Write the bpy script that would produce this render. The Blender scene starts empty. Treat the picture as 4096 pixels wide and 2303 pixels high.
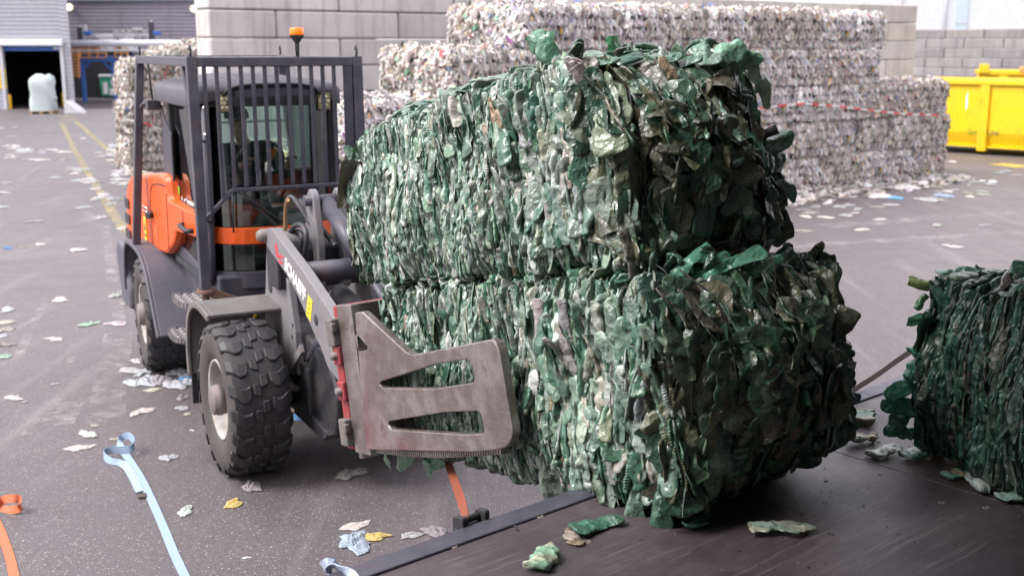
import bpy, bmesh, math, random
import numpy as np
from mathutils import Vector, Matrix
R_ = math.radians
rnd = random.Random(7)
rng = np.random.default_rng(11)
scn = bpy.context.scene
COL = scn.collection

# ------------------------------------------------------------ camera model (same numbers as the camera object)
FPX, CX, CY, CAMH = 4550.0, 2048.0, 1151.5, 3.0
PITCH = math.atan(961 / 4550.0)
cp, sp = math.cos(PITCH), math.sin(PITCH)
CAM = np.array([0, 0, CAMH])
def ray(x, y):
    a, b = (x - CX) / FPX, -(y - CY) / FPX
    return np.array([a, cp + b * sp, -sp + b * cp])
def atz(x, y, z=0.0):
    r = ray(x, y); return CAM + r * ((z - CAMH) / r[2])
def atY(x, y, Y):
    r = ray(x, y); return CAM + r * (Y / r[1])
class Frame:
    def __init__(s, o, X, Y, Z): s.o, s.X, s.Y, s.Z = map(lambda v: np.array(v, float), (o, X, Y, Z))
    def loc(s, P): d = np.array(P) - s.o; return np.array([d @ s.X, d @ s.Y, d @ s.Z])
    def w(s, P): return s.o + P[0] * s.X + P[1] * s.Y + P[2] * s.Z
    def px(s, x, y, ax, v):
        r = ray(x, y); n = (s.X, s.Y, s.Z)[ax]
        t = ((s.o - CAM) @ n + v) / (r @ n); return s.loc(CAM + r * t)
def frame(o, a, t=0, r=0):
    a, t, r = R_(a), R_(t), R_(r)
    X = np.array([math.sin(a), -math.cos(a), 0]); Y = np.array([math.cos(a), math.sin(a), 0]); Z = np.array([0, 0, 1.])
    X, Z = X * math.cos(t) + Z * math.sin(t), -X * math.sin(t) + Z * math.cos(t)
    Y, Z = Y * math.cos(r) + Z * math.sin(r), -Y * math.sin(r) + Z * math.cos(r)
    return Frame(o, X, Y, Z)
A_LOADER = 27.5
F = frame((-1.24, 8.157, 0), A_LOADER)                 # loader: x forward, y to its left, z up
LB = frame((0.597, 4.0, 1.27), 33.45, 10.94, 1.2)       # lower carried bale, at its near bottom edge

# ------------------------------------------------------------ materials
def newmat(name):
    m = bpy.data.materials.new(name); m.use_nodes = True
    nt = m.node_tree; nt.nodes.clear()
    out = nt.nodes.new('ShaderNodeOutputMaterial')
    return m, nt, out
def N(nt, t, **kw):
    n = nt.nodes.new('ShaderNode' + t)
    for k, v in kw.items():
        if k in n.inputs.keys() if isinstance(k, str) else False: n.inputs[k].default_value = v
        else: setattr(n, k, v)
    return n
def L(nt, a, b): nt.links.new(a, b)
def rgba(c): return (c[0], c[1], c[2], 1.0)
def noise(nt, co, scale, detail=4, rough=.55, dist=0):
    n = nt.nodes.new('ShaderNodeTexNoise'); n.inputs['Scale'].default_value = scale; n.inputs['Detail'].default_value = detail
    n.inputs['Roughness'].default_value = rough; n.inputs['Distortion'].default_value = dist
    if co is not None: L(nt, co, n.inputs['Vector'])
    return n.outputs['Fac']
def ramp(nt, fac, stops):
    r = nt.nodes.new('ShaderNodeValToRGB'); e = r.color_ramp.elements
    while len(e) < len(stops): e.new(0.5)
    for i, (p, c) in enumerate(stops):
        e[i].position = p; e[i].color = rgba(c) if hasattr(c, '__len__') else (c, c, c, 1)
    L(nt, fac, r.inputs[0]); return r.outputs[0]
def mixc(nt, fac, a, b, mode='MIX'):
    m = nt.nodes.new('ShaderNodeMix'); m.data_type = 'RGBA'; m.blend_type = mode
    for s, v in ((0, fac), (6, a), (7, b)):
        if hasattr(v, 'is_linked'): L(nt, v, m.inputs[s])
        elif s == 0: m.inputs[0].default_value = v
        else: m.inputs[s].default_value = rgba(v)
    return m.outputs[2]
def bump(nt, h, strength, dist=.01):
    b = nt.nodes.new('ShaderNodeBump'); b.inputs['Strength'].default_value = strength; b.inputs['Distance'].default_value = dist
    L(nt, h, b.inputs['Height']); return b.outputs[0]
def coord(nt, kind='Object'):
    if kind == 'World':
        return nt.nodes.new('ShaderNodeNewGeometry').outputs['Position']
    return nt.nodes.new('ShaderNodeTexCoord').outputs[kind]
def principled(nt, out):
    p = nt.nodes.new('ShaderNodeBsdfPrincipled'); L(nt, p.outputs[0], out.inputs[0]); return p
def paint(name, col, rough=.45, metal=0., dirt=.35, dcol=(.16, .13, .11), scale=6, bmp=.05, rust=0., spec=.5, pos='Object'):
    m, nt, out = newmat(name); p = principled(nt, out); co = coord(nt, pos)
    n1 = noise(nt, co, scale, 6, .65)
    f = ramp(nt, n1, [(.42, 0.), (.72, dirt)])
    c = mixc(nt, f, col, dcol)
    n2 = noise(nt, co, scale * 7, 4, .6)
    c = mixc(nt, ramp(nt, n2, [(.35, 0.), (.75, .22)]), c, tuple(min(1, x * 1.5 + .02) for x in col))
    if rust > 0:
        n3 = noise(nt, co, scale * 1.7, 6, .7)
        c = mixc(nt, ramp(nt, n3, [(.56, 0.), (.68, rust)]), c, (.16, .065, .03))
    L(nt, c, p.inputs['Base Color'])
    L(nt, ramp(nt, n1, [(.3, rough - .08), (.8, min(1, rough + .25))]), p.inputs['Roughness'])
    p.inputs['Metallic'].default_value = metal; p.inputs['Specular IOR Level'].default_value = spec
    if bmp: L(nt, bump(nt, n2, bmp, .004), p.inputs['Normal'])
    return m
def simple(name, col, rough=.5, metal=0., emit=None, estr=0.):
    m, nt, out = newmat(name); p = principled(nt, out)
    p.inputs['Base Color'].default_value = rgba(col); p.inputs['Roughness'].default_value = rough; p.inputs['Metallic'].default_value = metal
    if emit: p.inputs['Emission Color'].default_value = rgba(emit); p.inputs['Emission Strength'].default_value = estr
    return m
def plastic_sheet(name, rough=.3, trans=.25, stain=(.2, .13, .07), stainf=.5, bmp=.35, bscale=30):
    """crushed plastic: colour per piece from the Col attribute, dirt stains, light passing through"""
    m, nt, out = newmat(name)
    at = nt.nodes.new('ShaderNodeAttribute'); at.attribute_name = 'Col'
    co = coord(nt, 'Object')
    n1 = noise(nt, co, 7, 5, .7)
    c = mixc(nt, ramp(nt, n1, [(.52, 0.), (.72, stainf)]), at.outputs['Color'], stain)
    n2 = noise(nt, co, 55, 3, .6)
    c = mixc(nt, ramp(nt, n2, [(.5, 0.), (.8, .35)]), c, tuple(.5 * x for x in stain))
    p = nt.nodes.new('ShaderNodeBsdfPrincipled'); L(nt, c, p.inputs['Base Color']); p.inputs['Specular IOR Level'].default_value = .75
    L(nt, ramp(nt, n2, [(.3, rough - .1), (.8, rough + .25)]), p.inputs['Roughness'])
    n3 = noise(nt, co, bscale, 3, .5, .6)
    vr = nt.nodes.new('ShaderNodeTexVoronoi'); vr.inputs['Scale'].default_value = bscale * .8; L(nt, co, vr.inputs['Vector'])     # crinkled facets
    ad = nt.nodes.new('ShaderNodeMath'); ad.operation = 'ADD'; L(nt, n3, ad.inputs[0]); L(nt, vr.outputs['Distance'], ad.inputs[1])
    b = bump(nt, ad.outputs[0], bmp, .02); L(nt, b, p.inputs['Normal'])
    t = nt.nodes.new('ShaderNodeBsdfTranslucent'); L(nt, c, t.inputs[0])
    mx = nt.nodes.new('ShaderNodeMixShader'); mx.inputs[0].default_value = trans
    L(nt, p.outputs[0], mx.inputs[1]); L(nt, t.outputs[0], mx.inputs[2]); L(nt, mx.outputs[0], out.inputs[0])
    return m
def glass(name, tint, refl=.06, rough=.02):
    m, nt, out = newmat(name)
    tr = nt.nodes.new('ShaderNodeBsdfTransparent'); tr.inputs[0].default_value = rgba(tint)
    gl = nt.nodes.new('ShaderNodeBsdfGlossy'); gl.inputs['Roughness'].default_value = rough; gl.inputs[0].default_value = (.9, .95, .93, 1)
    fr = nt.nodes.new('ShaderNodeFresnel'); fr.inputs[0].default_value = 1.85
    mx = nt.nodes.new('ShaderNodeMixShader'); L(nt, fr.outputs[0], mx.inputs[0]); L(nt, tr.outputs[0], mx.inputs[1]); L(nt, gl.outputs[0], mx.inputs[2])
    L(nt, mx.outputs[0], out.inputs[0]); return m

M = {}
M['dark_metal'] = paint('dark blue grey steel paint', (.036, .036, .052), .5, .0, .35, (.14, .12, .11), 5, .08, .25)
M['cage'] = paint('grey cage paint', (.042, .042, .058), .42, .0, .3, (.17, .15, .14), 6, .06, .35)
M['plastic_grey'] = paint('grey fender plastic', (.07, .07, .09), .5, 0, .35, (.12, .105, .095), 4, .04)
M['fender_dusty'] = paint('dusty fender', (.105, .097, .095), .6, 0, .7, (.19, .165, .145), 5, .06)
M['roof_grey'] = paint('cab roof plastic', (.075, .07, .085), .55, 0, .25, (.13, .12, .12), 4, .03)
M['orange'] = paint('orange hood paint', (.66, .085, .007), .32, 0, .18, (.5, .16, .07), 4, .02)
M['arm_grey'] = paint('worn grey arm paint', (.165, .16, .172), .5, .1, .5, (.2, .175, .155), 7, .1, .45)
M['black'] = paint('black rubber parts', (.016, .016, .02), .5, 0, .4, (.08, .07, .065), 8, .05)
M['interior'] = paint('cab interior', (.02, .022, .026), .6, 0, .2, (.06, .06, .055), 6, .03)
M['grey_green'] = paint('grey green console', (.1, .14, .125), .5, 0, .2, (.2, .2, .18), 6, .02)
M['hose'] = simple('rubber hose', (.025, .025, .03), .45)
M['chrome'] = simple('bright steel', (.6, .58, .55), .3, 1.)
M['copper'] = simple('brass pipe', (.45, .27, .14), .35, .9)
M['red'] = paint('worn red paint', (.27, .025, .035), .5, 0, .75, (.10, .075, .07), 7, .08, .5)
M['lens_orange'] = simple('orange beacon lens', (.85, .13, .004), .2, 0, (1, .2, .0), .22)
M['lamp_lens'] = simple('led lamp lens', (.7, .66, .42), .25)
M['yellow_sticker'] = paint('yellow warning sticker', (.75, .55, .03), .4, 0, .3, (.3, .22, .1), 12, 0)
M['white_letter'] = simple('off white letter', (.62, .62, .6), .5)
M['red_letter'] = simple('red emblem', (.6, .03, .06), .5)
M['rim'] = paint('dirty white rim', (.34, .32, .305), .55, .0, .8, (.15, .125, .105), 9, .1)
M['hub'] = paint('muddy hub', (.15, .125, .12), .6, .2, .6, (.23, .19, .165), 12, .1)
M['tyre'] = paint('tyre rubber', (.014, .0135, .016), .5, 0, .4, (.05, .044, .042), 9, .15)
M['tyre_wall'] = paint('dusty tyre sidewall', (.04, .035, .034), .75, 0, .8, (.085, .07, .063), 6, .1)
M['glass'] = glass('tinted cab glass', (.87, .95, .925))
M['dark_glass'] = glass('dark lower glass', (.35, .45, .42))
M['green_pet'] = plastic_sheet('crushed green bottles', .27, .09, (.17, .14, .09), .35, .6, 26)
M['white_film'] = plastic_sheet('pressed mixed plastic', .45, .15, (.2, .16, .13), .3, .3, 40)
M['litter'] = plastic_sheet('loose plastic film', .35, .3, (.35, .28, .22), .35, .5, 45)
M['wire'] = simple('baling wire', (.03, .03, .032), .5, .6)

def steel_mat():
    m, nt, out = newmat('scratched clamp steel'); p = principled(nt, out); co = coord(nt, 'Object')
    n1 = noise(nt, co, 5, 5, .65); n2 = noise(nt, co, 40, 4, .7)
    mp = nt.nodes.new('ShaderNodeMapping'); mp.inputs['Scale'].default_value = (6, 6, 130); L(nt, co, mp.inputs[0])
    n3 = noise(nt, mp.outputs[0], 3, 4, .7)
    mp2 = nt.nodes.new('ShaderNodeMapping'); mp2.inputs['Scale'].default_value = (120, 6, 9); mp2.inputs['Rotation'].default_value = (0, .9, 0); L(nt, co, mp2.inputs[0])
    n4 = noise(nt, mp2.outputs[0], 2, 3, .8)
    c = ramp(nt, n1, [(.3, (.15, .115, .10)), (.48, (.225, .185, .165)), (.62, (.35, .31, .305)), (.75, (.17, .10, .075))])
    c = mixc(nt, ramp(nt, n3, [(.5, 0.), (.7, .6)]), c, (.42, .38, .375))
    c = mixc(nt, ramp(nt, n4, [(.6, 0.), (.68, .65)]), c, (.07, .06, .06))
    c = mixc(nt, ramp(nt, n2, [(.6, 0.), (.75, .4)]), c, (.09, .075, .07))
    at = nt.nodes.new('ShaderNodeAttribute'); at.attribute_name = 'redwear'
    f = nt.nodes.new('ShaderNodeMath'); f.operation = 'MULTIPLY'; L(nt, at.outputs['Fac'], f.inputs[0]); L(nt, ramp(nt, n2, [(.4, 0.), (.6, .9)]), f.inputs[1])
    c = mixc(nt, f.outputs[0], c, (.42, .03, .05))
    L(nt, c, p.inputs['Base Color']); p.inputs['Metallic'].default_value = .7
    L(nt, ramp(nt, n3, [(.3, .26), (.8, .5)]), p.inputs['Roughness']); L(nt, bump(nt, n3, .08, .003), p.inputs['Normal'])
    return m
M['steel'] = steel_mat()

def asphalt_mat():
    m, nt, out = newmat('worn asphalt'); p = principled(nt, out); co = coord(nt, 'World')
    big = noise(nt, co, .22, 6, .6); mid = noise(nt, co, 2.3, 5, .65); fine = noise(nt, co, 90, 3, .7)
    c = ramp(nt, big, [(.3, (.098, .084, .089)), (.5, (.125, .108, .114)), (.7, (.158, .138, .144))])
    c = mixc(nt, ramp(nt, mid, [(.4, 0.), (.75, .45)]), c, (.15, .134, .136))
    c = mixc(nt, ramp(nt, fine, [(.4, .85), (.56, 0.)]), c, (.035, .029, .032))
    c = mixc(nt, ramp(nt, noise(nt, co, 26, 3, .6), [(.35, .55), (.55, 0.)]), c, (.06, .05, .054))
    vo = nt.nodes.new('ShaderNodeTexVoronoi'); vo.inputs['Scale'].default_value = 48; L(nt, co, vo.inputs['Vector'])
    dist = ramp(nt, vo.outputs['Distance'], [(.16, 1.), (.30, 0.)])
    sel = nt.nodes.new('ShaderNodeSeparateColor'); L(nt, vo.outputs['Color'], sel.inputs[0])
    s2 = ramp(nt, sel.outputs[0], [(.55, 0.), (.85, 1.)])
    mm = nt.nodes.new('ShaderNodeMath'); mm.operation = 'MULTIPLY'; L(nt, dist, mm.inputs[0]); L(nt, s2, mm.inputs[1])
    c = mixc(nt, mm.outputs[0], c, (.36, .33, .32))
    # wiped tyre tracks that curve away across the yard
    wv = nt.nodes.new('ShaderNodeMapping'); wv.inputs['Rotation'].default_value = (0, 0, R_(28)); wv.inputs['Scale'].default_value = (3.2, .16, 1); L(nt, co, wv.inputs[0])
    tr = noise(nt, wv.outputs[0], 1.2, 5, .6, .25)
    c = mixc(nt, ramp(nt, tr, [(.55, 0.), (.8, .5)]), c, (.22, .2, .2))
    # dark oil patches
    oil = noise(nt, co, .9, 3, .5)
    c = mixc(nt, ramp(nt, oil, [(.6, 0.), (.74, .45)]), c, (.055, .048, .052))
    L(nt, c, p.inputs['Base Color']); L(nt, ramp(nt, mid, [(.3, .5), (.7, .68)]), p.inputs['Roughness'])
    p.inputs['Specular IOR Level'].default_value = .6
    L(nt, bump(nt, fine, .5, .006), p.inputs['Normal'])
    return m
M['asphalt'] = asphalt_mat()

def worn_paint(name, col, cover=.5):
    m, nt, out = newmat(name); p = principled(nt, out); co = coord(nt, 'World')
    n = noise(nt, co, 3.5, 6, .75)
    p.inputs['Base Color'].default_value = rgba(col); p.inputs['Roughness'].default_value = .8
    tr = nt.nodes.new('ShaderNodeBsdfTransparent'); mx = nt.nodes.new('ShaderNodeMixShader')
    L(nt, ramp(nt, n, [(cover - .13, 0.), (cover + .13, .9)]), mx.inputs[0]); L(nt, tr.outputs[0], mx.inputs[1]); L(nt, p.outputs[0], mx.inputs[2]); L(nt, mx.outputs[0], out.inputs[0])
    return m
M['line_yellow'] = worn_paint('worn yellow road paint', (.34, .28, .15), .5)
M['line_yellow_fresh'] = worn_paint('yellow road paint', (.5, .34, .06), .3)
M['scuff'] = worn_paint('pale tyre scuffs', (.31, .28, .285), .57)

def deck_mat():
    m, nt, out = newmat('dark phenolic deck board'); p = principled(nt, out); co = coord(nt, 'Object')
    n1 = noise(nt, co, 1.6, 6, .65); n2 = noise(nt, co, 22, 4, .7)
    mp = nt.nodes.new('ShaderNodeMapping'); mp.inputs['Scale'].default_value = (1.2, 26, 1); mp.inputs['Rotation'].default_value = (0, 0, R_(64)); L(nt, co, mp.inputs[0])
    n3 = noise(nt, mp.outputs[0], 2, 5, .7)
    mp2 = nt.nodes.new('ShaderNodeMapping'); mp2.inputs['Scale'].default_value = (1.5, 34, 1); mp2.inputs['Rotation'].default_value = (0, 0, R_(12)); L(nt, co, mp2.inputs[0])
    n4 = noise(nt, mp2.outputs[0], 2, 5, .7)
    c = ramp(nt, noise(nt, co, 2.6, 7, .75), [(.3, (.038, .029, .033)), (.5, (.064, .051, .057)), (.72, (.1, .083, .09))])
    c = mixc(nt, ramp(nt, n3, [(.56, 0.), (.67, .6)]), c, (.165, .142, .15))
    c = mixc(nt, ramp(nt, n4, [(.56, 0.), (.69, .55)]), c, (.14, .12, .125))
    c = mixc(nt, ramp(nt, n2, [(.62, 0.), (.8, .5)]), c, (.02, .016, .015))
    # fine anti slip mesh pressed into the board
    ck = nt.nodes.new('ShaderNodeTexVoronoi'); ck.inputs['Scale'].default_value = 130; ck.inputs['Randomness'].default_value = .15; L(nt, co, ck.inputs['Vector'])
    L(nt, c, p.inputs['Base Color'])
    L(nt, ramp(nt, n1, [(.3, .3), (.7, .52)]), p.inputs['Roughness'])
    ad = nt.nodes.new('ShaderNodeMath'); ad.operation = 'ADD'; L(nt, ck.outputs['Distance'], ad.inputs[0]); L(nt, n3, ad.inputs[1])
    L(nt, bump(nt, ad.outputs[0], .45, .004), p.inputs['Normal'])
    return m
M['deck'] = deck_mat()
M['rail'] = paint('scuffed dark edge rail', (.085, .085, .115), .42, .5, .5, (.13, .12, .125), 9, .1, .2)

def concrete_mat(name, a, b, c3):
    m, nt, out = newmat(name); p = principled(nt, out); co = coord(nt, 'World')
    at = nt.nodes.new('ShaderNodeAttribute'); at.attribute_name = 'Col'
    n1 = noise(nt, co, .8, 6, .65); n2 = noise(nt, co, 14, 5, .7)
    c = ramp(nt, n1, [(.3, a), (.52, b), (.75, c3)])
    c = mixc(nt, 1., c, at.outputs['Color'], 'MULTIPLY')
    mp = nt.nodes.new('ShaderNodeMapping'); mp.inputs['Scale'].default_value = (3.5, 3.5, .35); L(nt, co, mp.inputs[0])
    n3 = noise(nt, mp.outputs[0], 1.4, 5, .65)
    c = mixc(nt, ramp(nt, n3, [(.5, 0.), (.74, .7)]), c, tuple(x * .42 for x in b))
    c = mixc(nt, ramp(nt, n2, [(.58, 0.), (.8, .5)]), c, tuple(x * .4 for x in b))
    L(nt, c, p.inputs['Base Color']); p.inputs['Roughness'].default_value = .9; L(nt, bump(nt, n2, .25, .01), p.inputs['Normal'])
    return m
M['concrete'] = concrete_mat('pale concrete', (.44, .425, .41), (.54, .52, .505), (.6, .58, .565))
M['concrete_far'] = concrete_mat('grey concrete', (.2, .19, .19), (.255, .24, .24), (.31, .295, .295))
M['clad_light'] = paint('pale grey metal cladding', (.36, .36, .405), .45, .2, .12, (.3, .3, .34), .6, 0)
M['clad_dark'] = paint('dark grey metal cladding', (.26, .24, .285), .5, .2, .15, (.25, .22, .24), .5, 0)
M['yellow'] = paint('yellow container paint', (.72, .46, .0), .38, 0, .3, (.42, .27, .05), 1.4, .02, .3)
M['bollard'] = simple('yellow bollard', (.85, .5, .02), .5)
M['blue'] = paint('blue steel paint', (.035, .13, .42), .5, 0, .2)
M['orange_steel'] = paint('orange rail paint', (.6, .27, .08), .55, 0, .2)
M['white'] = paint('white painted sheet', (.72, .74, .76), .5, 0, .2)
M['silver'] = paint('galvanised steel', (.5, .5, .52), .4, .2, .2)
M['hall_white'] = paint('white hall panels', (.62, .65, .66), .6, 0, .06, (.5, .52, .54), .3, 0)
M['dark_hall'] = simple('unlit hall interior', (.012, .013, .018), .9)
M['bag'] = paint('woven white sack', (.42, .48, .47), .7, 0, .25, (.45, .5, .5), 4, .3)
M['wood'] = paint('pallet wood', (.36, .24, .13), .8, 0, .4)
M['lamp'] = simple('lit flood lamp', (1, .9, .7), .3, 0, (1, .82, .5), 2.)
M['skin'] = simple('skin', (.36, .2, .14), .55)
M['jacket'] = paint('dark work jacket', (.012, .017, .028), .85, 0, .2, (.03, .03, .035), 20, .2)
M['trousers'] = paint('dark trousers', (.02, .022, .03), .9, 0, .2, (.03, .03, .035), 20, .2)
M['cap'] = paint('grey cap cloth', (.12, .125, .13), .9, 0, .2, (.1, .1, .1), 20, .2)
M['strap_blue'] = paint('faded blue webbing', (.25, .33, .44), .75, 0, .4, (.25, .33, .42), 9, .15)
M['strap_orange'] = paint('orange webbing', (.48, .125, .055), .75, 0, .4, (.4, .13, .07), 9, .15)
M['strap_orange_dark'] = paint('dirty orange webbing', (.2, .042, .018), .75, 0, .5, (.2, .06, .04), 9, .15)
M['strap_dark'] = paint('dirty dark webbing', (.05, .04, .035), .8, 0, .3)

# ------------------------------------------------------------ mesh builder
class MB:
    def __init__(s): s.v, s.f, s.mi, s.sm = [], [], [], []
    def add(s, vs, fs, mi=0, smooth=False):
        o = len(s.v); s.v += [tuple(map(float, v)) for v in vs]
        for f in fs: s.f.append([o + i for i in f]); s.mi.append(mi); s.sm.append(smooth)
        return s
    def box(s, c, d, rot=None, mi=0, ax=None):
        hx, hy, hz = d[0] / 2, d[1] / 2, d[2] / 2
        vs = [Vector((x, y, z)) for x in (-hx, hx) for y in (-hy, hy) for z in (-hz, hz)]
        if rot is not None: vs = [rot @ v for v in vs]
        c = Vector(c); vs = [v + c for v in vs]
        return s.add(vs, [(0, 1, 3, 2), (4, 6, 7, 5), (0, 4, 5, 1), (2, 3, 7, 6), (0, 2, 6, 4), (1, 5, 7, 3)], mi)
    def bar(s, p0, p1, w, h=None, mi=0, up=(0, 0, 1)):
        p0, p1 = Vector(p0), Vector(p1); d = p1 - p0; h = h or w
        x = d.normalized(); u = Vector(up)
        if abs(x.dot(u)) > .98: u = Vector((1, 0, 0))
        y = u.cross(x).normalized(); z = x.cross(y)
        return s.box((p0 + p1) / 2, (d.length, w, h), Matrix((x, y, z)).transposed(), mi)
    def prism(s, poly, y0, y1, mi=0, ax=1):
        """polygon of (a, b) pairs; ax is the axis it is pushed along"""
        def P(a, b, c): return {1: (a, c, b), 0: (c, a, b), 2: (a, b, c)}[ax]
        n = len(poly); vs = [P(a, b, y0) for a, b in poly] + [P(a, b, y1) for a, b in poly]
        fs = [list(range(n)), list(range(2 * n - 1, n - 1, -1))] + [(i, (i + 1) % n + 0, (i + 1) % n + n, i + n) for i in range(n)]
        return s.add(vs, fs, mi)
    def hexa(s, c8, mi=0):
        """8 corners ordered x,y,z nested"""
        return s.add(c8, [(0, 1, 3, 2), (4, 6, 7, 5), (0, 4, 5, 1), (2, 3, 7, 6), (0, 2, 6, 4), (1, 5, 7, 3)], mi)
    def tube(s, pts, r, n=10, mi=0, cap=True):
        pts = [Vector(p) for p in pts]; rs = r if hasattr(r, '__len__') else [r] * len(pts)
        vs = []; u = None
        for i, p in enumerate(pts):
            t = (pts[min(i + 1, len(pts) - 1)] - pts[max(i - 1, 0)]).normalized()
            if u is None:
                u = Vector((0, 0, 1)) if abs(t.z) < .9 else Vector((1, 0, 0))
            u = (u - t * u.dot(t)).normalized(); w = t.cross(u)
            for k in range(n):
                a = 2 * math.pi * k / n; vs.append(p + (u * math.cos(a) + w * math.sin(a)) * rs[i])
        fs = [(i * n + k, i * n + (k + 1) % n, (i + 1) * n + (k + 1) % n, (i + 1) * n + k) for i in range(len(pts) - 1) for k in range(n)]
        s.add(vs, fs, mi, True)
        if cap:
            o = len(s.v) - len(vs); s.f.append([o + k for k in range(n)][::-1]); s.f.append([o + len(vs) - n + k for k in range(n)]); s.mi += [mi, mi]; s.sm += [False, False]
        return s
    def lathe(s, prof, c, axis='y', n=40, mi=0, smooth=True):
        """prof: (offset along axis, radius)"""
        c = Vector(c); vs = []
        for a, r in prof:
            for k in range(n):
                t = 2 * math.pi * k / n; x, z = r * math.cos(t), r * math.sin(t)
                vs.append(c + Vector({'y': (x, a, z), 'x': (a, x, z), 'z': (x, z, a)}[axis]))
        m = len(prof)
        s.add(vs, [(i * n + k, i * n + (k + 1) % n, (i + 1) * n + (k + 1) % n, (i + 1) * n + k) for i in range(m - 1) for k in range(n)], mi, smooth)
        return s
    def grid(s, G, mi=0, smooth=True):
        a, b = len(G), len(G[0]); vs = [p for row in G for p in row]
        return s.add(vs, [(i * b + j, i * b + j + 1, (i + 1) * b + j + 1, (i + 1) * b + j) for i in range(a - 1) for j in range(b - 1)], mi, smooth)
    def xf(s, fn): s.v = [tuple(fn(v)) for v in s.v]; return s
    def build(s, name, mats, parent=None, bevel=0, seg=2, label=None, loc=None, rotz=0, smooth=None, fixn=True):
        me = bpy.data.meshes.new(name); me.from_pydata(s.v, [], s.f)
        for m in (mats if isinstance(mats, (list, tuple)) else [mats]): me.materials.append(m)
        me.polygons.foreach_set('material_index', s.mi)
        me.polygons.foreach_set('use_smooth', s.sm if smooth is None else [smooth] * len(s.f)); me.update()
        if fixn:
            b = bmesh.new(); b.from_mesh(me); bmesh.ops.recalc_face_normals(b, faces=b.faces); b.to_mesh(me); b.free()
        o = bpy.data.objects.new(name, me); COL.objects.link(o)
        if parent: o.parent = parent
        if loc is not None: o.location = loc
        o.rotation_euler.z = rotz
        if bevel:
            md = o.modifiers.new('edge', 'BEVEL'); md.width = bevel; md.segments = seg; md.limit_method = 'ANGLE'; md.angle_limit = R_(38); md.harden_normals = False
        if label: o['label'] = label
        return o
def thing(name, label, cat, loc=(0, 0, 0), rotz=0, group=None):
    o = bpy.data.objects.new(name, None); COL.objects.link(o); o.location = loc; o.rotation_euler.z = rotz
    o.empty_display_size = .2
    return tag(o, label, cat, group)
def tag(o, label, cat, group=None, kind=None):
    o['label'] = label; o['category'] = cat
    if group: o['group'] = group
    if kind: o['kind'] = kind
    return o
def structure(o): o['kind'] = 'structure'; return o
def fillet(poly, r, n=5):
    out = []; m = len(poly)
    for i in range(m):
        p, a, b = Vector(poly[i][:2]), Vector(poly[i - 1][:2]), Vector(poly[(i + 1) % m][:2])
        rr = r[i] if hasattr(r, '__len__') else r
        u, w = (a - p), (b - p); d = min(rr, u.length * .45, w.length * .45)
        if d < 1e-5: out.append((p.x, p.y)); continue
        s0, s1 = p + u.normalized() * d, p + w.normalized() * d
        for k in range(n + 1):
            t = k / n; q = s0 * (1 - t) ** 2 + p * 2 * t * (1 - t) + s1 * t * t; out.append((q.x, q.y))
    return out
def plate(polys, th, bev=.004):
    """flat plate with holes: polys[0] outline, the rest holes; gives verts (a, b, c) and faces"""
    cu = bpy.data.curves.new('outline', 'CURVE'); cu.dimensions = '2D'; cu.fill_mode = 'BOTH'; cu.extrude = max(th / 2 - bev, .0005); cu.bevel_depth = bev; cu.bevel_resolution = 1
    for p in polys:
        sl = cu.splines.new('POLY'); sl.points.add(len(p) - 1); sl.use_cyclic_u = True
        for q, c in zip(sl.points, p): q.co = (c[0], c[1], 0, 1)
    o = bpy.data.objects.new('outline', cu); COL.objects.link(o)
    dg = bpy.context.evaluated_depsgraph_get(); me = bpy.data.meshes.new_from_object(o.evaluated_get(dg))
    vs = [tuple(v.co) for v in me.vertices]; fs = [list(p.vertices) for p in me.polygons]
    bpy.data.objects.remove(o); bpy.data.curves.remove(cu); bpy.data.meshes.remove(me)
    return vs, fs
def text_mesh(body, size, extrude=.002, bold=.0):
    cu = bpy.data.curves.new('letters', 'FONT'); cu.body = body; cu.size = size; cu.extrude = extrude; cu.offset = bold; cu.resolution_u = 3
    o = bpy.data.objects.new('letters', cu); COL.objects.link(o)
    dg = bpy.context.evaluated_depsgraph_get(); me = bpy.data.meshes.new_from_object(o.evaluated_get(dg))
    vs = [tuple(v.co) for v in me.vertices]; fs = [list(p.vertices) for p in me.polygons]
    bpy.data.objects.remove(o); bpy.data.curves.remove(cu); bpy.data.meshes.remove(me)
    return vs, fs
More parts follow.
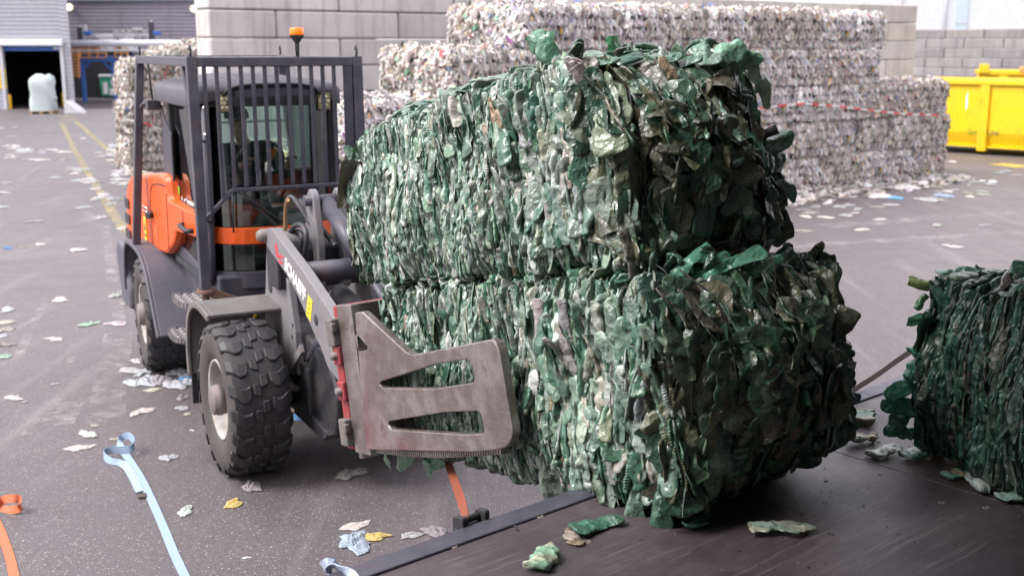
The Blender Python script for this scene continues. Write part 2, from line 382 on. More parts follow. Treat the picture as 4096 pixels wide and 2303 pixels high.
# ------------------------------------------------------------ crushed plastic pieces
def nrm(a): return a / (np.linalg.norm(a, axis=-1, keepdims=True) + 1e-9)
def rot_about(a, b, ang):
    """turn vectors a, b (perpendicular) by ang towards each other"""
    c, s = np.cos(ang)[:, None], np.sin(ang)[:, None]
    return a * c + b * s, b * c - a * s
class Flakes:
    def __init__(s, seed): s.g = np.random.default_rng(seed); s.V, s.Q, s.C, s.S, s.n = [], [], [], [], 0
    def add(s, C, U, V, Nn, Ln, Wd, col, nu=4, nv=6, convex=.5, bend=.1, crumple=.12, taper=.5, ribs=0., jit=.04, smooth=.75, folds=0, sharp=1.):
        g = s.g; n = len(C)
        if n == 0: return
        a = np.linspace(-1, 1, nu)[None, None, :]; t = np.linspace(-1, 1, nv)[None, :, None]
        def r(lo, hi): return g.uniform(lo, hi, (n, 1, 1))
        ts = np.clip(t + r(-.2, .2) * (1 - t ** 2), -1, 1); k_ = r(.35, 1.) * min(1., taper * 1.7)
        w = (1 - k_) + k_ * np.clip(1 - np.abs(ts) ** (r(1.8, 3.2) * sharp), 0, 1) ** r(.45, .8)
        w = w * (1 + r(0, .22) * np.sin(t * r(3, 8) + r(0, 6)))
        w = np.clip(w, .12, None)                 # rounded ends, like the walls of squashed bottles
        x = a * w + r(-.3, .3) * t ** 2 + r(0, .22) * np.sin(t * r(2, 5) + r(0, 6))
        x = x + g.normal(0, jit, (n, nv, nu))
        y = t + 0 * a + g.normal(0, jit * .5, (n, nv, nu))
        fold = r(-.6, .6)
        h = -convex * r(.3, 1.5) * (a * w) ** 2 - crumple * r(0, 3.) * np.abs(a - fold) * w
        h = h + crumple * (np.sin(t * r(1.5, 5) + a * r(-2, 2) + r(0, 6)) * r(.2, 1.) + g.normal(0, .07, (n, nv, nu)))
        for _ in range(folds):                       # straight creases, as squashed bottle walls have
            an, c0, am = r(0, 6.283), r(-.7, .7), crumple * r(-1.6, 2.4); h = h - am * np.abs(np.cos(an) * a * w + np.sin(an) * t * 1.3 - c0)
        W2, L2 = (Wd / 2)[:, None, None], (Ln / 2)[:, None, None]
        hz = h * W2 - bend * r(-.6, 1.4) * (t ** 2) * L2
        if ribs: hz = hz + ribs * np.sin(t * L2 / .0019 + a * r(-.8, .8)) * np.clip(1.2 - np.abs(t) * 1.2, 0, 1)
        P = C[:, None, None, :] + U[:, None, None, :] * (y * L2)[..., None] + V[:, None, None, :] * (x * W2)[..., None] + Nn[:, None, None, :] * hz[..., None]
        s.V.append(P.reshape(-1, 3))
        idx = np.arange(nv * nu).reshape(nv, nu)
        q = np.stack([idx[:-1, :-1], idx[:-1, 1:], idx[1:, 1:], idx[1:, :-1]], -1).reshape(-1, 4)
        s.Q.append((q[None] + (np.arange(n) * nv * nu)[:, None, None]).reshape(-1, 4) + s.n)
        s.C.append(np.repeat(col, nv * nu, 0))
        s.S.append(np.repeat(g.random(n) < smooth, len(q)))
        s.n += n * nv * nu
    def pods(s, C, U, V, Nn, Ln, Wd, Th, col, na=10, nv=12, ribs=0., crumple=.16, neck=.6, folds=2, dent=.5, sq=1., kink=.25):
        """closed, squashed bottles: long axis U, flat width V, thickness along Nn"""
        g = s.g; n = len(C)
        if n == 0: return
        ph = np.linspace(0, 2 * math.pi, na, endpoint=False)[None, None, :]; t = np.sin(np.linspace(-1, 1, nv) * math.pi / 2)[None, :, None] if not ribs else np.linspace(-1, 1, nv)[None, :, None]
        def r(lo, hi): return g.uniform(lo, hi, (n, 1, 1))
        w = np.clip(1 - np.abs(t) ** (r(3, 9) * sq), 0, 1) ** (r(.3, .55) / sq ** .4)
        w = w * (1 - r(0, neck) * np.clip((t - .15) / .85, 0, 1) ** 1.5) * (1 + r(0, .16) * np.sin(t * r(3, 8) + r(0, 6)))
        cs, sn = np.cos(ph), np.sin(ph)
        cr = 0
        for _ in range(folds): cr = cr + r(-.7, 1.1) * (1 - np.abs(np.sin(t * r(1., 5.) + cs * r(-1.6, 1.6) + r(0, 6)))) ** 2 * 1.6      # sharp crease lines
        off_ = 0
        for _ in range(2): off_ = off_ + r(-1, 1) * np.abs(t - r(-.6, .6) + cs * r(-.35, .35))
        dn = 1 - dent * r(.2, 1.4) * np.abs(np.sin(t * r(1.5, 5) + r(0, 6))) * (.5 + .5 * np.cos(ph + r(0, 6)))
        if ribs:
            rb = 1 + ribs * np.sin(t * (Ln / 2)[:, None, None] / .0017 + cs * r(-1.5, 1.5)) * np.clip(1.25 - np.abs(t - r(-.3, .3)) * 1.5, 0, 1); w = w * rb
        x = cs * w * (1 - .5 * crumple * cr) + r(-.25, .25) * t ** 2 + r(0, .18) * np.sin(t * r(2, 5) + r(0, 6))
        h = np.sign(sn) * np.abs(sn) ** r(.6, 1.) * w ** .8 * dn * (1 - crumple * cr) + r(-.5, .5) * cs ** 2 * w + r(-.4, .4) * t ** 2
        L2, W2, T2 = (Ln / 2)[:, None, None], (Wd / 2)[:, None, None], (Th / 2)[:, None, None]
        P = C[:, None, None, :] + U[:, None, None, :] * ((t + 0 * ph) * L2)[..., None] + V[:, None, None, :] * (x * W2)[..., None] + Nn[:, None, None, :] * (h * T2 + off_ * kink * W2)[..., None]
        s.V.append(P.reshape(-1, 3)); idx = np.arange(nv * na).reshape(nv, na); nx_ = np.roll(idx, -1, 1)
        q = np.stack([idx[:-1], nx_[:-1], nx_[1:], idx[1:]], -1).reshape(-1, 4)
        s.Q.append((q[None] + (np.arange(n) * nv * na)[:, None, None]).reshape(-1, 4) + s.n); s.C.append(np.repeat(col, nv * na, 0)); s.S.append(np.full(n * len(q), True)); s.n += n * nv * na
    def raw(s, verts, quads, col, smooth=True):
        s.V.append(np.array(verts, float)); s.Q.append(np.array(quads) + s.n); s.C.append(np.repeat(np.array([col]), len(verts), 0)); s.S.append(np.full(len(quads), smooth)); s.n += len(verts)
    def mesh(s, name, mat):
        V, Q, C, S = np.concatenate(s.V), np.concatenate(s.Q), np.concatenate(s.C), np.concatenate(s.S)
        me = bpy.data.meshes.new(name); me.vertices.add(len(V)); me.vertices.foreach_set('co', V.ravel())
        me.loops.add(len(Q) * 4); me.loops.foreach_set('vertex_index', Q.ravel().astype(np.int32))
        me.polygons.add(len(Q)); me.polygons.foreach_set('loop_start', np.arange(len(Q), dtype=np.int32) * 4)
        me.polygons.foreach_set('loop_total', np.full(len(Q), 4, np.int32)) if False else None
        me.polygons.foreach_set('use_smooth', S)
        at = me.color_attributes.new('Col', 'FLOAT_COLOR', 'POINT'); at.data.foreach_set('color', np.c_[C, np.ones(len(C))].ravel())
        me.materials.append(mat); me.update(calc_edges=True); me.validate()
        return me
def pick(g, pal, n, jit=.18):
    w = np.array([p[0] for p in pal], float); i = g.choice(len(pal), n, p=w / w.sum())
    c = np.array([p[1] for p in pal])[i]
    return np.clip(c * np.exp(g.normal(0, jit, (n, 1))) * np.exp(g.normal(0, .05, (n, 3))), 0, .9)
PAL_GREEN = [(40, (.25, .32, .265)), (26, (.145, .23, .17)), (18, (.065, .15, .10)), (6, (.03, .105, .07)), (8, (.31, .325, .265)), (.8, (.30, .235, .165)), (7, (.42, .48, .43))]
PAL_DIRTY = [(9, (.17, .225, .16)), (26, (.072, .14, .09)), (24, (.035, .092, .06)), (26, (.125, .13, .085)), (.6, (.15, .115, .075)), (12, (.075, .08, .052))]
PAL_DARK_SHADED = [(26, (.045, .12, .09)), (30, (.028, .08, .06)), (18, (.018, .05, .04)), (14, (.085, .14, .115)), (10, (.10, .105, .085))]  # dark plastic, with the trailer's shade also mixed into the greens
PAL_WHITE = [(40, (.70, .665, .65)), (28, (.54, .505, .495)), (14, (.34, .31, .30)), (10, (.57, .50, .43)), (4, (.13, .12, .115)), (1.0, (.5, .12, .12)), (1.5, (.6, .33, .08)), (1.1, (.12, .22, .5)), (.7, (.15, .38, .25)), (.6, (.35, .15, .4))]
PAL_BROWN = [(34, (.66, .61, .56)), (26, (.50, .43, .37)), (16, (.32, .26, .21)), (5, (.14, .11, .09)), (10, (.74, .73, .72)), (1, (.45, .12, .1)), (1, (.12, .2, .4))]

class Hex:
    """a bale block from 8 corners c[i][j][k]; bilinear faces with bulge and lumps"""
    FA = {'right': lambda c: (c[0][0][0], c[1][0][0], c[1][0][1], c[0][0][1]), 'left': lambda c: (c[1][1][0], c[0][1][0], c[0][1][1], c[1][1][1]),
          'near': lambda c: (c[1][0][0], c[1][1][0], c[1][1][1], c[1][0][1]), 'far': lambda c: (c[0][1][0], c[0][0][0], c[0][0][1], c[0][1][1]),
          'top': lambda c: (c[0][0][1], c[1][0][1], c[1][1][1], c[0][1][1]), 'bottom': lambda c: (c[0][1][0], c[1][1][0], c[1][0][0], c[0][0][0])}
    def __init__(s, c8, bulge, seed, lump=.018, rnd_=.035, wires=()): s.rnd, s.wires = rnd_, wires; s.c = np.array(c8, float); s.b = bulge; s.ph = np.random.default_rng(seed).uniform(0, 6, 12); s.lump = lump
    def P(s, f, u, v):
        a, b, c, d = Hex.FA[f](s.c); u, v = np.asarray(u)[:, None], np.asarray(v)[:, None]
        p = a * (1 - u) * (1 - v) + b * u * (1 - v) + c * u * v + d * (1 - u) * v
        n = nrm(np.cross(b - a, d - a)[None])[0]
        uu, vv = np.clip(u, 0, 1), np.clip(v, 0, 1)
        pw = 2.1 if f == 'near' else 3.
        k = (1 - np.abs(2 * uu - 1) ** pw) * (1 - np.abs(2 * vv - 1) ** pw)
        h = s.ph; lump = s.lump * (np.sin(p @ np.array([[7.], [5], [9]]) + h[0]) + np.sin(p @ np.array([[-4.], [11], [6]]) + h[1]) + .7 * np.sin(p @ np.array([[15.], [-9], [13]]) + h[2]))
        ed = np.maximum(np.abs(2 * uu - 1), np.abs(2 * vv - 1)); off = s.b.get(f, .02) * k + lump - s.rnd * np.clip((ed - .86) / .14, 0, 1) ** 2
        for wf, u0, u1 in s.wires:
            if wf == f: off = off - .05 * np.exp(-((uu - (u0 + (u1 - u0) * vv)) / .028) ** 2)
        return p + n * off
    def T(s, f, u, v):
        e = 1e-3; p = s.P(f, u, v); du = nrm(s.P(f, u + e, v) - p); dv = s.P(f, u, v + e) - p
        n = nrm(np.cross(du, dv)); dv = np.cross(n, du)
        return p, du, dv, n
def face_flakes(fl, hx, f, n, Lr, Wr, pal, U='v', yaw=.6, tilt=.12, spin=.1, out=(-.01, .02), band=None, uv=None, power=1., **kw):
    g = fl.g
    u, v = g.uniform(-.01, 1.01, n), g.uniform(-.01, 1.01, n)
    if uv: u, v = g.uniform(uv[0], uv[1], n), g.uniform(uv[2], uv[3], n)
    if band: v = (np.floor(np.clip(v, 0, .999) * band) + .5 + np.clip(g.normal(0, .17, n), -.36, .36)) / band
    ln = Lr[0] + (Lr[1] - Lr[0]) * g.random(n) ** power; wd = Wr[0] + (Wr[1] - Wr[0]) * g.random(n) ** power
    if U == 'v' and not uv and not band:           # keep pieces inside the pressed edges of their face
        c_ = Hex.FA[f](hx.c); lim = np.minimum(.45, .46 * ln / np.linalg.norm(c_[3] - c_[0])); v = lim + (1 - 2 * lim) * np.clip(v, 0, 1)
    p, du, dv, nn = hx.T(f, u, v)
    a, b = (dv, du) if U == 'v' else (du, dv)
    a, b = rot_about(a, b, g.normal(0, spin, n)); b, nn2 = rot_about(b, nn, g.normal(0, yaw, n)); a, nn2 = rot_about(a, nn2, g.normal(0, tilt, n))
    flip = np.sign((nn2 * nn).sum(1, keepdims=True)); nn2 = nn2 * np.where(flip == 0, 1, flip)
    o = g.uniform(out[0], out[1], n)
    fl.add(p + nn * o[:, None], a, b, nn2, ln, wd, pick(g, pal, n), **kw)
def face_pods(fl, hx, f, n, Lr, Wr, Tr, pal, U='v', yaw=(1.57, .4), tilt=.1, spin=.06, out=(-.03, .0), power=1.4, uv=None, **kw):
    """yaw 1.57: the squashed bottle stands edge on to the face, 0: it lies flat on it"""
    g = fl.g; ln = Lr[0] + (Lr[1] - Lr[0]) * g.random(n) ** power; wd = g.uniform(*Wr, n); th = Tr[0] + (Tr[1] - Tr[0]) * g.random(n) ** power
    u, v = g.uniform(.0, 1., n), g.uniform(0, 1, n)
    if uv: u, v = g.uniform(uv[0], uv[1], n), g.uniform(uv[2], uv[3], n)
    c_ = Hex.FA[f](hx.c)
    if U == 'v': lim = np.minimum(.45, .47 * ln / np.linalg.norm(c_[3] - c_[0])); v = lim + (1 - 2 * lim) * v
    p, du, dv, nn = hx.T(f, u, v); a, b = (dv, du) if U == 'v' else (du, dv)
    a, b = rot_about(a, b, g.normal(0, spin, n)); b, m = rot_about(b, nn, g.normal(yaw[0], yaw[1], n) * np.sign(g.random(n) - .5)); a, m = rot_about(a, m, g.normal(0, tilt, n))
    dep = np.abs((b * nn).sum(1)) * wd / 2 + np.abs((m * nn).sum(1)) * th / 2          # sink it so that its outer side is level with the face
    fl.pods(p + nn * (g.uniform(out[0], out[1], n) - dep * .9)[:, None], a, b, m, ln, wd, th, pick(g, pal, n), **kw)
def core(fl, hx, shrink, col, n=10):
    for f in Hex.FA:
        u, v = np.meshgrid(np.linspace(0, 1, n), np.linspace(0, 1, n)); p, _, _, nn = hx.T(f, u.ravel(), v.ravel())
        ctr = hx.c.reshape(-1, 3).mean(0); q = p + nrm(ctr - p) * shrink * 1.5
        idx = np.arange(n * n).reshape(n, n); qd = np.stack([idx[:-1, :-1], idx[:-1, 1:], idx[1:, 1:], idx[1:, :-1]], -1).reshape(-1, 4)
        fl.raw(q, qd, col)
def edge_leaves(fl, hx, f, n, pal, Lr, Wr, sides='udlr'):
    """big bottle flaps that stand out along the rim of a face"""
    g = fl.g; sd = g.choice(list(sides), n); t = g.uniform(.03, .97, n)
    u = np.where(sd == 'l', .0, np.where(sd == 'r', 1., t)); v = np.where(sd == 'd', .0, np.where(sd == 'u', 1., t))
    p, du, dv, nn = hx.T(f, u, v)
    o = du * np.where(sd == 'l', -1, np.where(sd == 'r', 1, 0))[:, None] + dv * np.where(sd == 'd', -1, np.where(sd == 'u', 1, 0))[:, None]
    o = nrm(o + g.normal(0, .25, (n, 3)) + nn * g.uniform(-.2, .7, (n, 1)))
    b = nrm(np.cross(o, nn) + g.normal(0, .3, (n, 3))); b = nrm(b - o * (b * o).sum(1, keepdims=True)); m = np.cross(o, b)
    m = m * np.sign((m * nn).sum(1, keepdims=True))
    ln = g.uniform(*Lr, n); fl.add(p + o * (ln * .10)[:, None], o, b, m, ln, g.uniform(*Wr, n), pick(g, pal, n), nu=8, nv=10, convex=.9, bend=.2, crumple=.06, taper=.3, sharp=2., folds=4, jit=.02, smooth=.9)
def green_bale(name, c8, label, seed, palA, palB, bulge, mat, dens=1., wires=(), group=None, extras=None):
    c8 = np.array(c8, float); org = c8[:, :, 0].reshape(-1, 3).mean(0); c8 = c8 - org
    hx = Hex(c8, bulge, seed, wires=wires); fl = Flakes(seed); d = dens
    core(fl, hx, .065, (.010, .024, .018), 14)  # near-black inner block paints the shade in gaps between bottles
    for f, k in (('right', 1.), ('left', .4)):
        K = lambda n: int(n * d * k)
        face_pods(fl, hx, f, K(2700), (.08, .2), (.05, .09), (.006, .018), palA, out=(-.045, .0))
        face_pods(fl, hx, f, K(1100), (.10, .24), (.06, .10), (.014, .034), palA, out=(-.03, .012), nv=18, na=12, folds=5, crumple=.22, sq=1.5)
        face_pods(fl, hx, f, K(420), (.09, .2), (.035, .07), (.012, .03), palA, yaw=(0, .45), out=(-.035, .006), folds=5, crumple=.22, na=14, nv=18, tilt=.14, sq=1.6)
        face_pods(fl, hx, f, K(170), (.09, .18), (.05, .08), (.02, .036), palA, out=(-.02, .012), nv=44, ribs=.13, folds=1)
        face_flakes(fl, hx, f, K(700), (.07, .18), (.018, .032), palA, yaw=1.3, tilt=.09, spin=.06, jit=.02, out=(-.045, .012), convex=.4, taper=.3)
        face_flakes(fl, hx, f, K(60), (.09, .17), (.05, .085), palA, yaw=.45, out=(.0, .016), convex=.6, taper=.4, nu=8, nv=10, folds=6, crumple=.12, spin=.2, tilt=.18, jit=.015)
    face_pods(fl, hx, 'right', int(230 * d), (.13, .26), (.05, .09), (.02, .045), palA, yaw=(.8, .5), tilt=.18, spin=.14, out=(.0, .04), uv=(.72, 1.0, .1, .9), nv=24, na=18, folds=6, crumple=.22, sq=1.6)
    face_pods(fl, hx, 'right', int(60 * d), (.12, .22), (.05, .08), (.02, .04), palA, yaw=(.6, .5), tilt=.18, spin=.2, out=(.0, .035), uv=(.6, 1.0, .1, .9), nv=50, na=12, ribs=.12, folds=2)
    for f, k in (('near', 1.), ('far', .35)):
        K = lambda n: int(n * d * k)
        Q = dict(sq=2.2, neck=.3, kink=.22)
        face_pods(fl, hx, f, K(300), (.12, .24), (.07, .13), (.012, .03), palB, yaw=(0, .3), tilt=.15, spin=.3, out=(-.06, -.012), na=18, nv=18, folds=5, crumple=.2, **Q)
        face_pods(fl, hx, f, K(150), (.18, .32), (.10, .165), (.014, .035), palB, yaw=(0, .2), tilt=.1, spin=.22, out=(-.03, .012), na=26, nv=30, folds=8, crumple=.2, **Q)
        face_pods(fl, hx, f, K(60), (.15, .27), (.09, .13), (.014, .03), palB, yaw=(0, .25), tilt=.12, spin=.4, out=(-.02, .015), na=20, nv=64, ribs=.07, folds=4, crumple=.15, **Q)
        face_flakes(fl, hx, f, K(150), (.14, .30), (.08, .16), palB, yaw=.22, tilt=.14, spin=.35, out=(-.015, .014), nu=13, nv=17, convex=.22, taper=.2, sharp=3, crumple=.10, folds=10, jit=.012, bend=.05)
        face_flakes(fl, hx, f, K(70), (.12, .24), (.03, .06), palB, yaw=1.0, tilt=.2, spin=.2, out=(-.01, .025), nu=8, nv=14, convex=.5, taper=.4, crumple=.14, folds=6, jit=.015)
    for f, k in (('top', 1.), ('bottom', .6)):
        K = lambda n: int(n * d * k)
        face_pods(fl, hx, f, K(1300), (.08, .2), (.05, .09), (.012, .035), palA, out=(-.03, .02), tilt=.08, spin=.15)
        face_pods(fl, hx, f, K(260), (.12, .25), (.06, .11), (.015, .035), palA, yaw=(0, .4), spin=.6, tilt=.1, out=(-.02, .02), na=14, nv=14, folds=3)
    # bottles standing out along the rounded rim of the end face
    g = fl.g
    for sd, n_ in (('u', 9), ('r', 14), ('d', 12)):
        n_ = int(n_ * d); t = g.uniform(.03, .97, n_); uu = t if sd != 'r' else np.ones(n_) * 1.; vv = np.ones(n_) if sd == 'u' else (np.zeros(n_) if sd == 'd' else t)
        p, du, dv, nn = hx.T('near', uu, vv); o_ = dv if sd == 'u' else (-dv if sd == 'd' else du); o_ = nrm(o_ + nn * g.uniform(.3, 1.4, (n_, 1)) + g.normal(0, .22, (n_, 3)))
        b = nrm(np.cross(o_, nn) + g.normal(0, .3, (n_, 3))); b = nrm(b - o_ * (b * o_).sum(1, keepdims=True)); m = np.cross(o_, b); ln = g.uniform(.14, .26, n_)
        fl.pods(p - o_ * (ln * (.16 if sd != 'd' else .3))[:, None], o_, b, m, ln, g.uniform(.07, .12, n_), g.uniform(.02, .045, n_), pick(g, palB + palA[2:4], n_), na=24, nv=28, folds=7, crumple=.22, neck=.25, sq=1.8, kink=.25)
    if extras: extras(fl, hx)
    o = bpy.data.objects.new(name, fl.mesh(name, mat)); COL.objects.link(o); o.location = org
    tag(o, label, 'plastic bale', group)
    for f, u0, u1 in wires:
        v = np.linspace(-.01, 1.01, 22); u = u0 + (u1 - u0) * v + .006 * np.sin(v * 17 + u0 * 40)
        p, _, _, nn = hx.T(f, u, v); q = p + nn * (.040 + .012 * np.sin(v * 23 + u0 * 31))[:, None]
        MB().tube([tuple(a) for a in q], .0042, 6).build('baling_wire', M['wire'], o)
    return o, hx, org
def rag(seed, pal, size, mat, name, flat=.25, n=9, m=10):
    """crumpled sheet lying on the ground, ragged outline"""
    g = np.random.default_rng(seed); fl = Flakes(seed)
    th = np.linspace(0, 2 * math.pi, 25); rr = 1 + .22 * np.sin(2 * th + g.uniform(0, 6)) + .16 * np.sin(3 * th + g.uniform(0, 6)) + .1 * np.sin(5 * th + g.uniform(0, 6)); rr = rr * g.uniform(.82, 1.12, 25); rr[-1] = rr[0]
    rad = np.linspace(.03, 1, 9); asp = g.uniform(.5, .85)
    k = g.uniform(3, 7, 6); ph = g.uniform(0, 6, 6)
    X = (rad[:, None] * rr[None] * np.cos(th)[None]); Yy = (rad[:, None] * rr[None] * np.sin(th)[None]) * asp
    Z = np.abs(np.sin(k[0] * X + ph[0] + 2 * np.sin(k[1] * Yy)) * np.cos(k[2] * Yy + ph[1])) * .55 + np.abs(np.sin(k[3] * (X + Yy) + ph[2])) * .4 + g.random(X.shape) * .55
    Z[:, -1] = Z[:, 0]; Z = Z * (1 - .75 * rad[:, None] ** 3) + .03
    V = np.stack([X, Yy, Z * flat], -1).reshape(-1, 3) * size / 2
    idx = np.arange(9 * 25).reshape(9, 25); q = np.stack([idx[:-1, :-1], idx[:-1, 1:], idx[1:, 1:], idx[1:, :-1]], -1).reshape(-1, 4)
    c = pick(g, pal, 1)[0]; fl.raw(V, q, c, smooth=g.random() < .25)
    cc = np.repeat(c[None], len(V), 0); cc *= (1 + .35 * np.sin(V[:, :1] * 60 / size + ph[3])) if g.random() < .35 else 1
    fl.C[-1] = np.clip(cc, 0, .9)
    return fl.mesh(name, mat)
def bottle_mesh(seed, length, col, col2=None, mat=None, flatness=.4):
    """a squashed drinks bottle lying down: base, ribbed waist, shoulder, neck"""
    fl = Flakes(seed); e = np.eye(3)
    fl.pods(np.zeros((1, 3)), e[:1], e[1:2], e[2:], np.array([length]), np.array([length * .46]), np.array([length * .34 * flatness]), np.array([col], float), na=40, nv=80, ribs=.03, crumple=.26, neck=.95, folds=10, dent=.6, sq=3., kink=.22)
    V = fl.V[0]; V[:, 2] -= V[:, 2].min()
    if col2 is not None:
        s = np.clip(np.sin(V[:, :1] * 9 / length + V[:, 1:2] * 25 + seed) * 1.5, 0, 1); fl.C[-1] = np.array(col) * (1 - s) + np.array(col2) * s
    return fl.mesh('crushed_bottle', mat or M['green_pet'])
def put(name, me, loc, rz=0, sc=1., label=None, cat=None, group=None, rx=0, ry=0):
    o = bpy.data.objects.new(name, me); COL.objects.link(o); o.location = loc; o.rotation_euler = (rx, ry, rz); o.scale = (sc,) * 3
    if label: tag(o, label, cat, group)
    return o
def ribbon(pts, width, name, mat, wdir=None, th=.003):
    """webbing: pts world positions, wdir per-point direction of its width"""
    pts = [Vector(p) for p in pts]
    # smooth
    P, D = [], []
    n = len(pts)
    for i in range(n - 1):
        p0, p1, p2, p3 = pts[max(i - 1, 0)], pts[i], pts[i + 1], pts[min(i + 2, n - 1)]
        for k in range(6):
            t = k / 6; P.append(.5 * ((2 * p1) + (p2 - p0) * t + (2 * p0 - 5 * p1 + 4 * p2 - p3) * t * t + (3 * p1 - p0 - 3 * p2 + p3) * t ** 3))
            if wdir: D.append(Vector(wdir[i]).lerp(Vector(wdir[i + 1]), t))
    P.append(pts[-1])
    if wdir: D.append(Vector(wdir[-1]))
    o = P[0].copy(); mb = MB(); G = []
    for i, p in enumerate(P):
        t = (P[min(i + 1, len(P) - 1)] - P[max(i - 1, 0)]).normalized()
        w = (D[i] - t * D[i].dot(t)).normalized() if wdir else Vector((-t.y, t.x, 0)).normalized()
        nn = t.cross(w).normalized(); q = p - o
        G.append([q - w * width / 2 - nn * th / 2, q + w * width / 2 - nn * th / 2, q + w * width / 2 + nn * th / 2, q - w * width / 2 + nn * th / 2, q - w * width / 2 - nn * th / 2])
    mb.grid(G, 0, False)
    return mb.build(name, mat, None, loc=o)
def blocks(name, P0, P1, courses, bl, bh, depth, mat, seed, z0=0., skip=None, jitter=.012, cap=None):
    """dry wall of big cast blocks from P0 to P1 (front foot line), depth behind it"""
    g = random.Random(seed); P0, P1 = Vector(P0), Vector(P1); d = (P1 - P0); Ln = d.length; d.normalize(); nn = Vector((-d.y, d.x, 0)); mb = MB(); cols = []
    for c in range(courses):
        x = 0.; first = True
        while x < Ln - .05:
            b = bl * (.5 if (first and c % 2) else 1.); b = min(b, Ln - x); first = False
            if Ln - x - b < bl * .3: b = Ln - x
            j = g.uniform(-jitter, jitter); a0 = P0 + d * (x + .014) + nn * j; a1 = P0 + d * (x + b - .014) + nn * j
            zb, zt = z0 + c * bh + .010, z0 + (c + 1) * bh - .010
            if not (skip and skip(c, x, b)):
                k = [(a + nn * o) for a in (a0, a1) for o in (0, depth)]
                mb.hexa([(p.x, p.y, z) for p in k for z in (zb, zt)]); s = g.uniform(.82, 1.06); cols += [(s, s * g.uniform(.97, 1.), s * g.uniform(.94, 1.), 1)] * 8
            x += b
    o = P0; mb.xf(lambda v: (v[0] - o.x, v[1] - o.y, v[2] - o.z))
    ob = mb.build(name, mat, None, bevel=.035, seg=1, loc=o)
    at = ob.data.color_attributes.new('Col', 'FLOAT_COLOR', 'POINT'); at.data.foreach_set('color', np.array(cols).ravel())
    return ob
# ------------------------------------------------------------ ground and road paint
G = MB(); G.add([(-260, -60, 0), (260, -60, 0), (260, 460, 0), (-260, 460, 0)], [(0, 1, 2, 3)])
structure(G.build('asphalt_ground', M['asphalt']))
def strip(px, w, name, mat, z=.004, close=None):
    mb = MB(); P = [atz(x, y, z) for x, y in px]
    for a, b in zip(P[:-1], P[1:]):
        d = (b - a) / np.linalg.norm(b - a); n = np.array([-d[1], d[0], 0]) * w / 2
        mb.add([a - n, a + n, b + n, b - n], [(0, 1, 2, 3)])
    return structure(mb.build(name, mat))
strip([(246, 492), (300, 605), (400, 768), (505, 800)][:3] + [(500, 930)], .17, 'yellow_line_marking', M['line_yellow'])
strip([(305, 487), (420, 588), (530, 690), (640, 795)], .17, 'yellow_line_marking', M['line_yellow'], .0045)
for k in range(6):
    strip([(222 + 4 * k, 452 + 6.5 * k), (283 + 5 * k, 452 + 6.5 * k)], .3, 'yellow_hatch_marking', M['line_yellow'], .005)
strip([(3990, 655), (4096, 668)], .6, 'yellow_bay_marking', M['line_yellow_fresh'])
# pale wiped scuffs on the asphalt, laid as thin worn sheets
for (pts, w) in [([(180, 1210), (110, 1340), (60, 1460)], .10), ([(155, 1650), (105, 1740)], .09), ([(70, 1640), (35, 1740)], .06), ([(300, 1360), (285, 1450)], .07), ([(280, 1590), (225, 1700)], .28), ([(475, 1330), (440, 1560), (425, 1690)], .3), ([(470, 1200), (478, 1300)], .14), ([(420, 900), (440, 1020), (450, 1130)], .14), ([(350, 850), (385, 905)], .14), ([(170, 660), (90, 710), (100, 735)], .12), ([(3300, 905), (3760, 870), (4096, 850)], .45), ([(3120, 985), (3600, 960), (4096, 930)], .4)]:
    strip(pts, w, 'scuff_marking', M['scuff'], .0035)

# ------------------------------------------------------------ shed with open roller door (front plane about 57 m away)
YS = 57.0
def S(x, y, d=0.): p = atY(x, y, YS + d); return p
def cladding(name, x0, x1, z0, z1, Y, mat, pitch=.2, depth=.035, parent=None):
    mb = MB(); zs = []; z = z0
    while z < z1: zs += [(z, 0), (min(z + pitch * .62, z1), 0), (min(z + pitch * .7, z1), depth), (min(z + pitch * .92, z1), depth)]; z += pitch
    G_ = [[(x0, Y + d, zz), (x1, Y + d, zz)] for zz, d in zs if zz <= z1]
    mb.grid(G_, 0, False); return mb.build(name, mat, parent, fixn=False)
shed = thing('industrial_shed', 'pale grey ribbed metal shed with open dark roller door doorway', 'building', (-23.5, YS, 0))
def spt(v): return (v[0] + 23.5, v[1] - YS, v[2])
xl, xr = S(0, 300)[0] - 14, S(275, 300)[0]; dl, dr = S(20, 300)[0], S(252, 300)[0]; zt = S(100, 185)[2]
for nm, a, b, z0, z1 in (('cladding', xl, xr, zt, 7.5), ('cladding', xl, dl - .12, 0, zt), ('cladding', dr + .12, xr, 0, zt)):
    cladding(nm, a + 23.5, b + 23.5, z0, z1, 0, M['clad_light'], parent=shed)
c0_, c1_ = S(257, 300)[0], S(291, 300)[0]
cladding('corner_cladding', c0_ + 23.5, c1_ + 23.5, 0, 7.5, -.06, M['clad_light'], .2, .03, shed)
MB().prism([(c1_ + 23.5, -.08), (c1_ + 23.53, -.08), (c1_ + 23.53 - 3.3, 8.), (c1_ + 23.5 - 3.3, 8.)], 0, 7.5, ax=2).build('side_wall', M['clad_light'], shed)
for xx in (dl - .06, dr + .06): MB().box(spt((xx, YS - .02, zt / 2)), (.16, .25, zt)).build('door_frame', M['silver'], shed, .01)
MB().box(spt(((dl + dr) / 2 - .1, YS - .12, S(100, 172)[2])), (dr - dl + .55, .38, S(0, 158)[2] - S(0, 184)[2])).build('roller_box', M['white'], shed, .06)
rd = MB().box(spt(((dl + dr) / 2, YS + .12, S(0, 194)[2])), (dr - dl - .02, .05, S(0, 184)[2] - S(0, 205)[2])).build('roller_door', M['blue'], shed, .004)
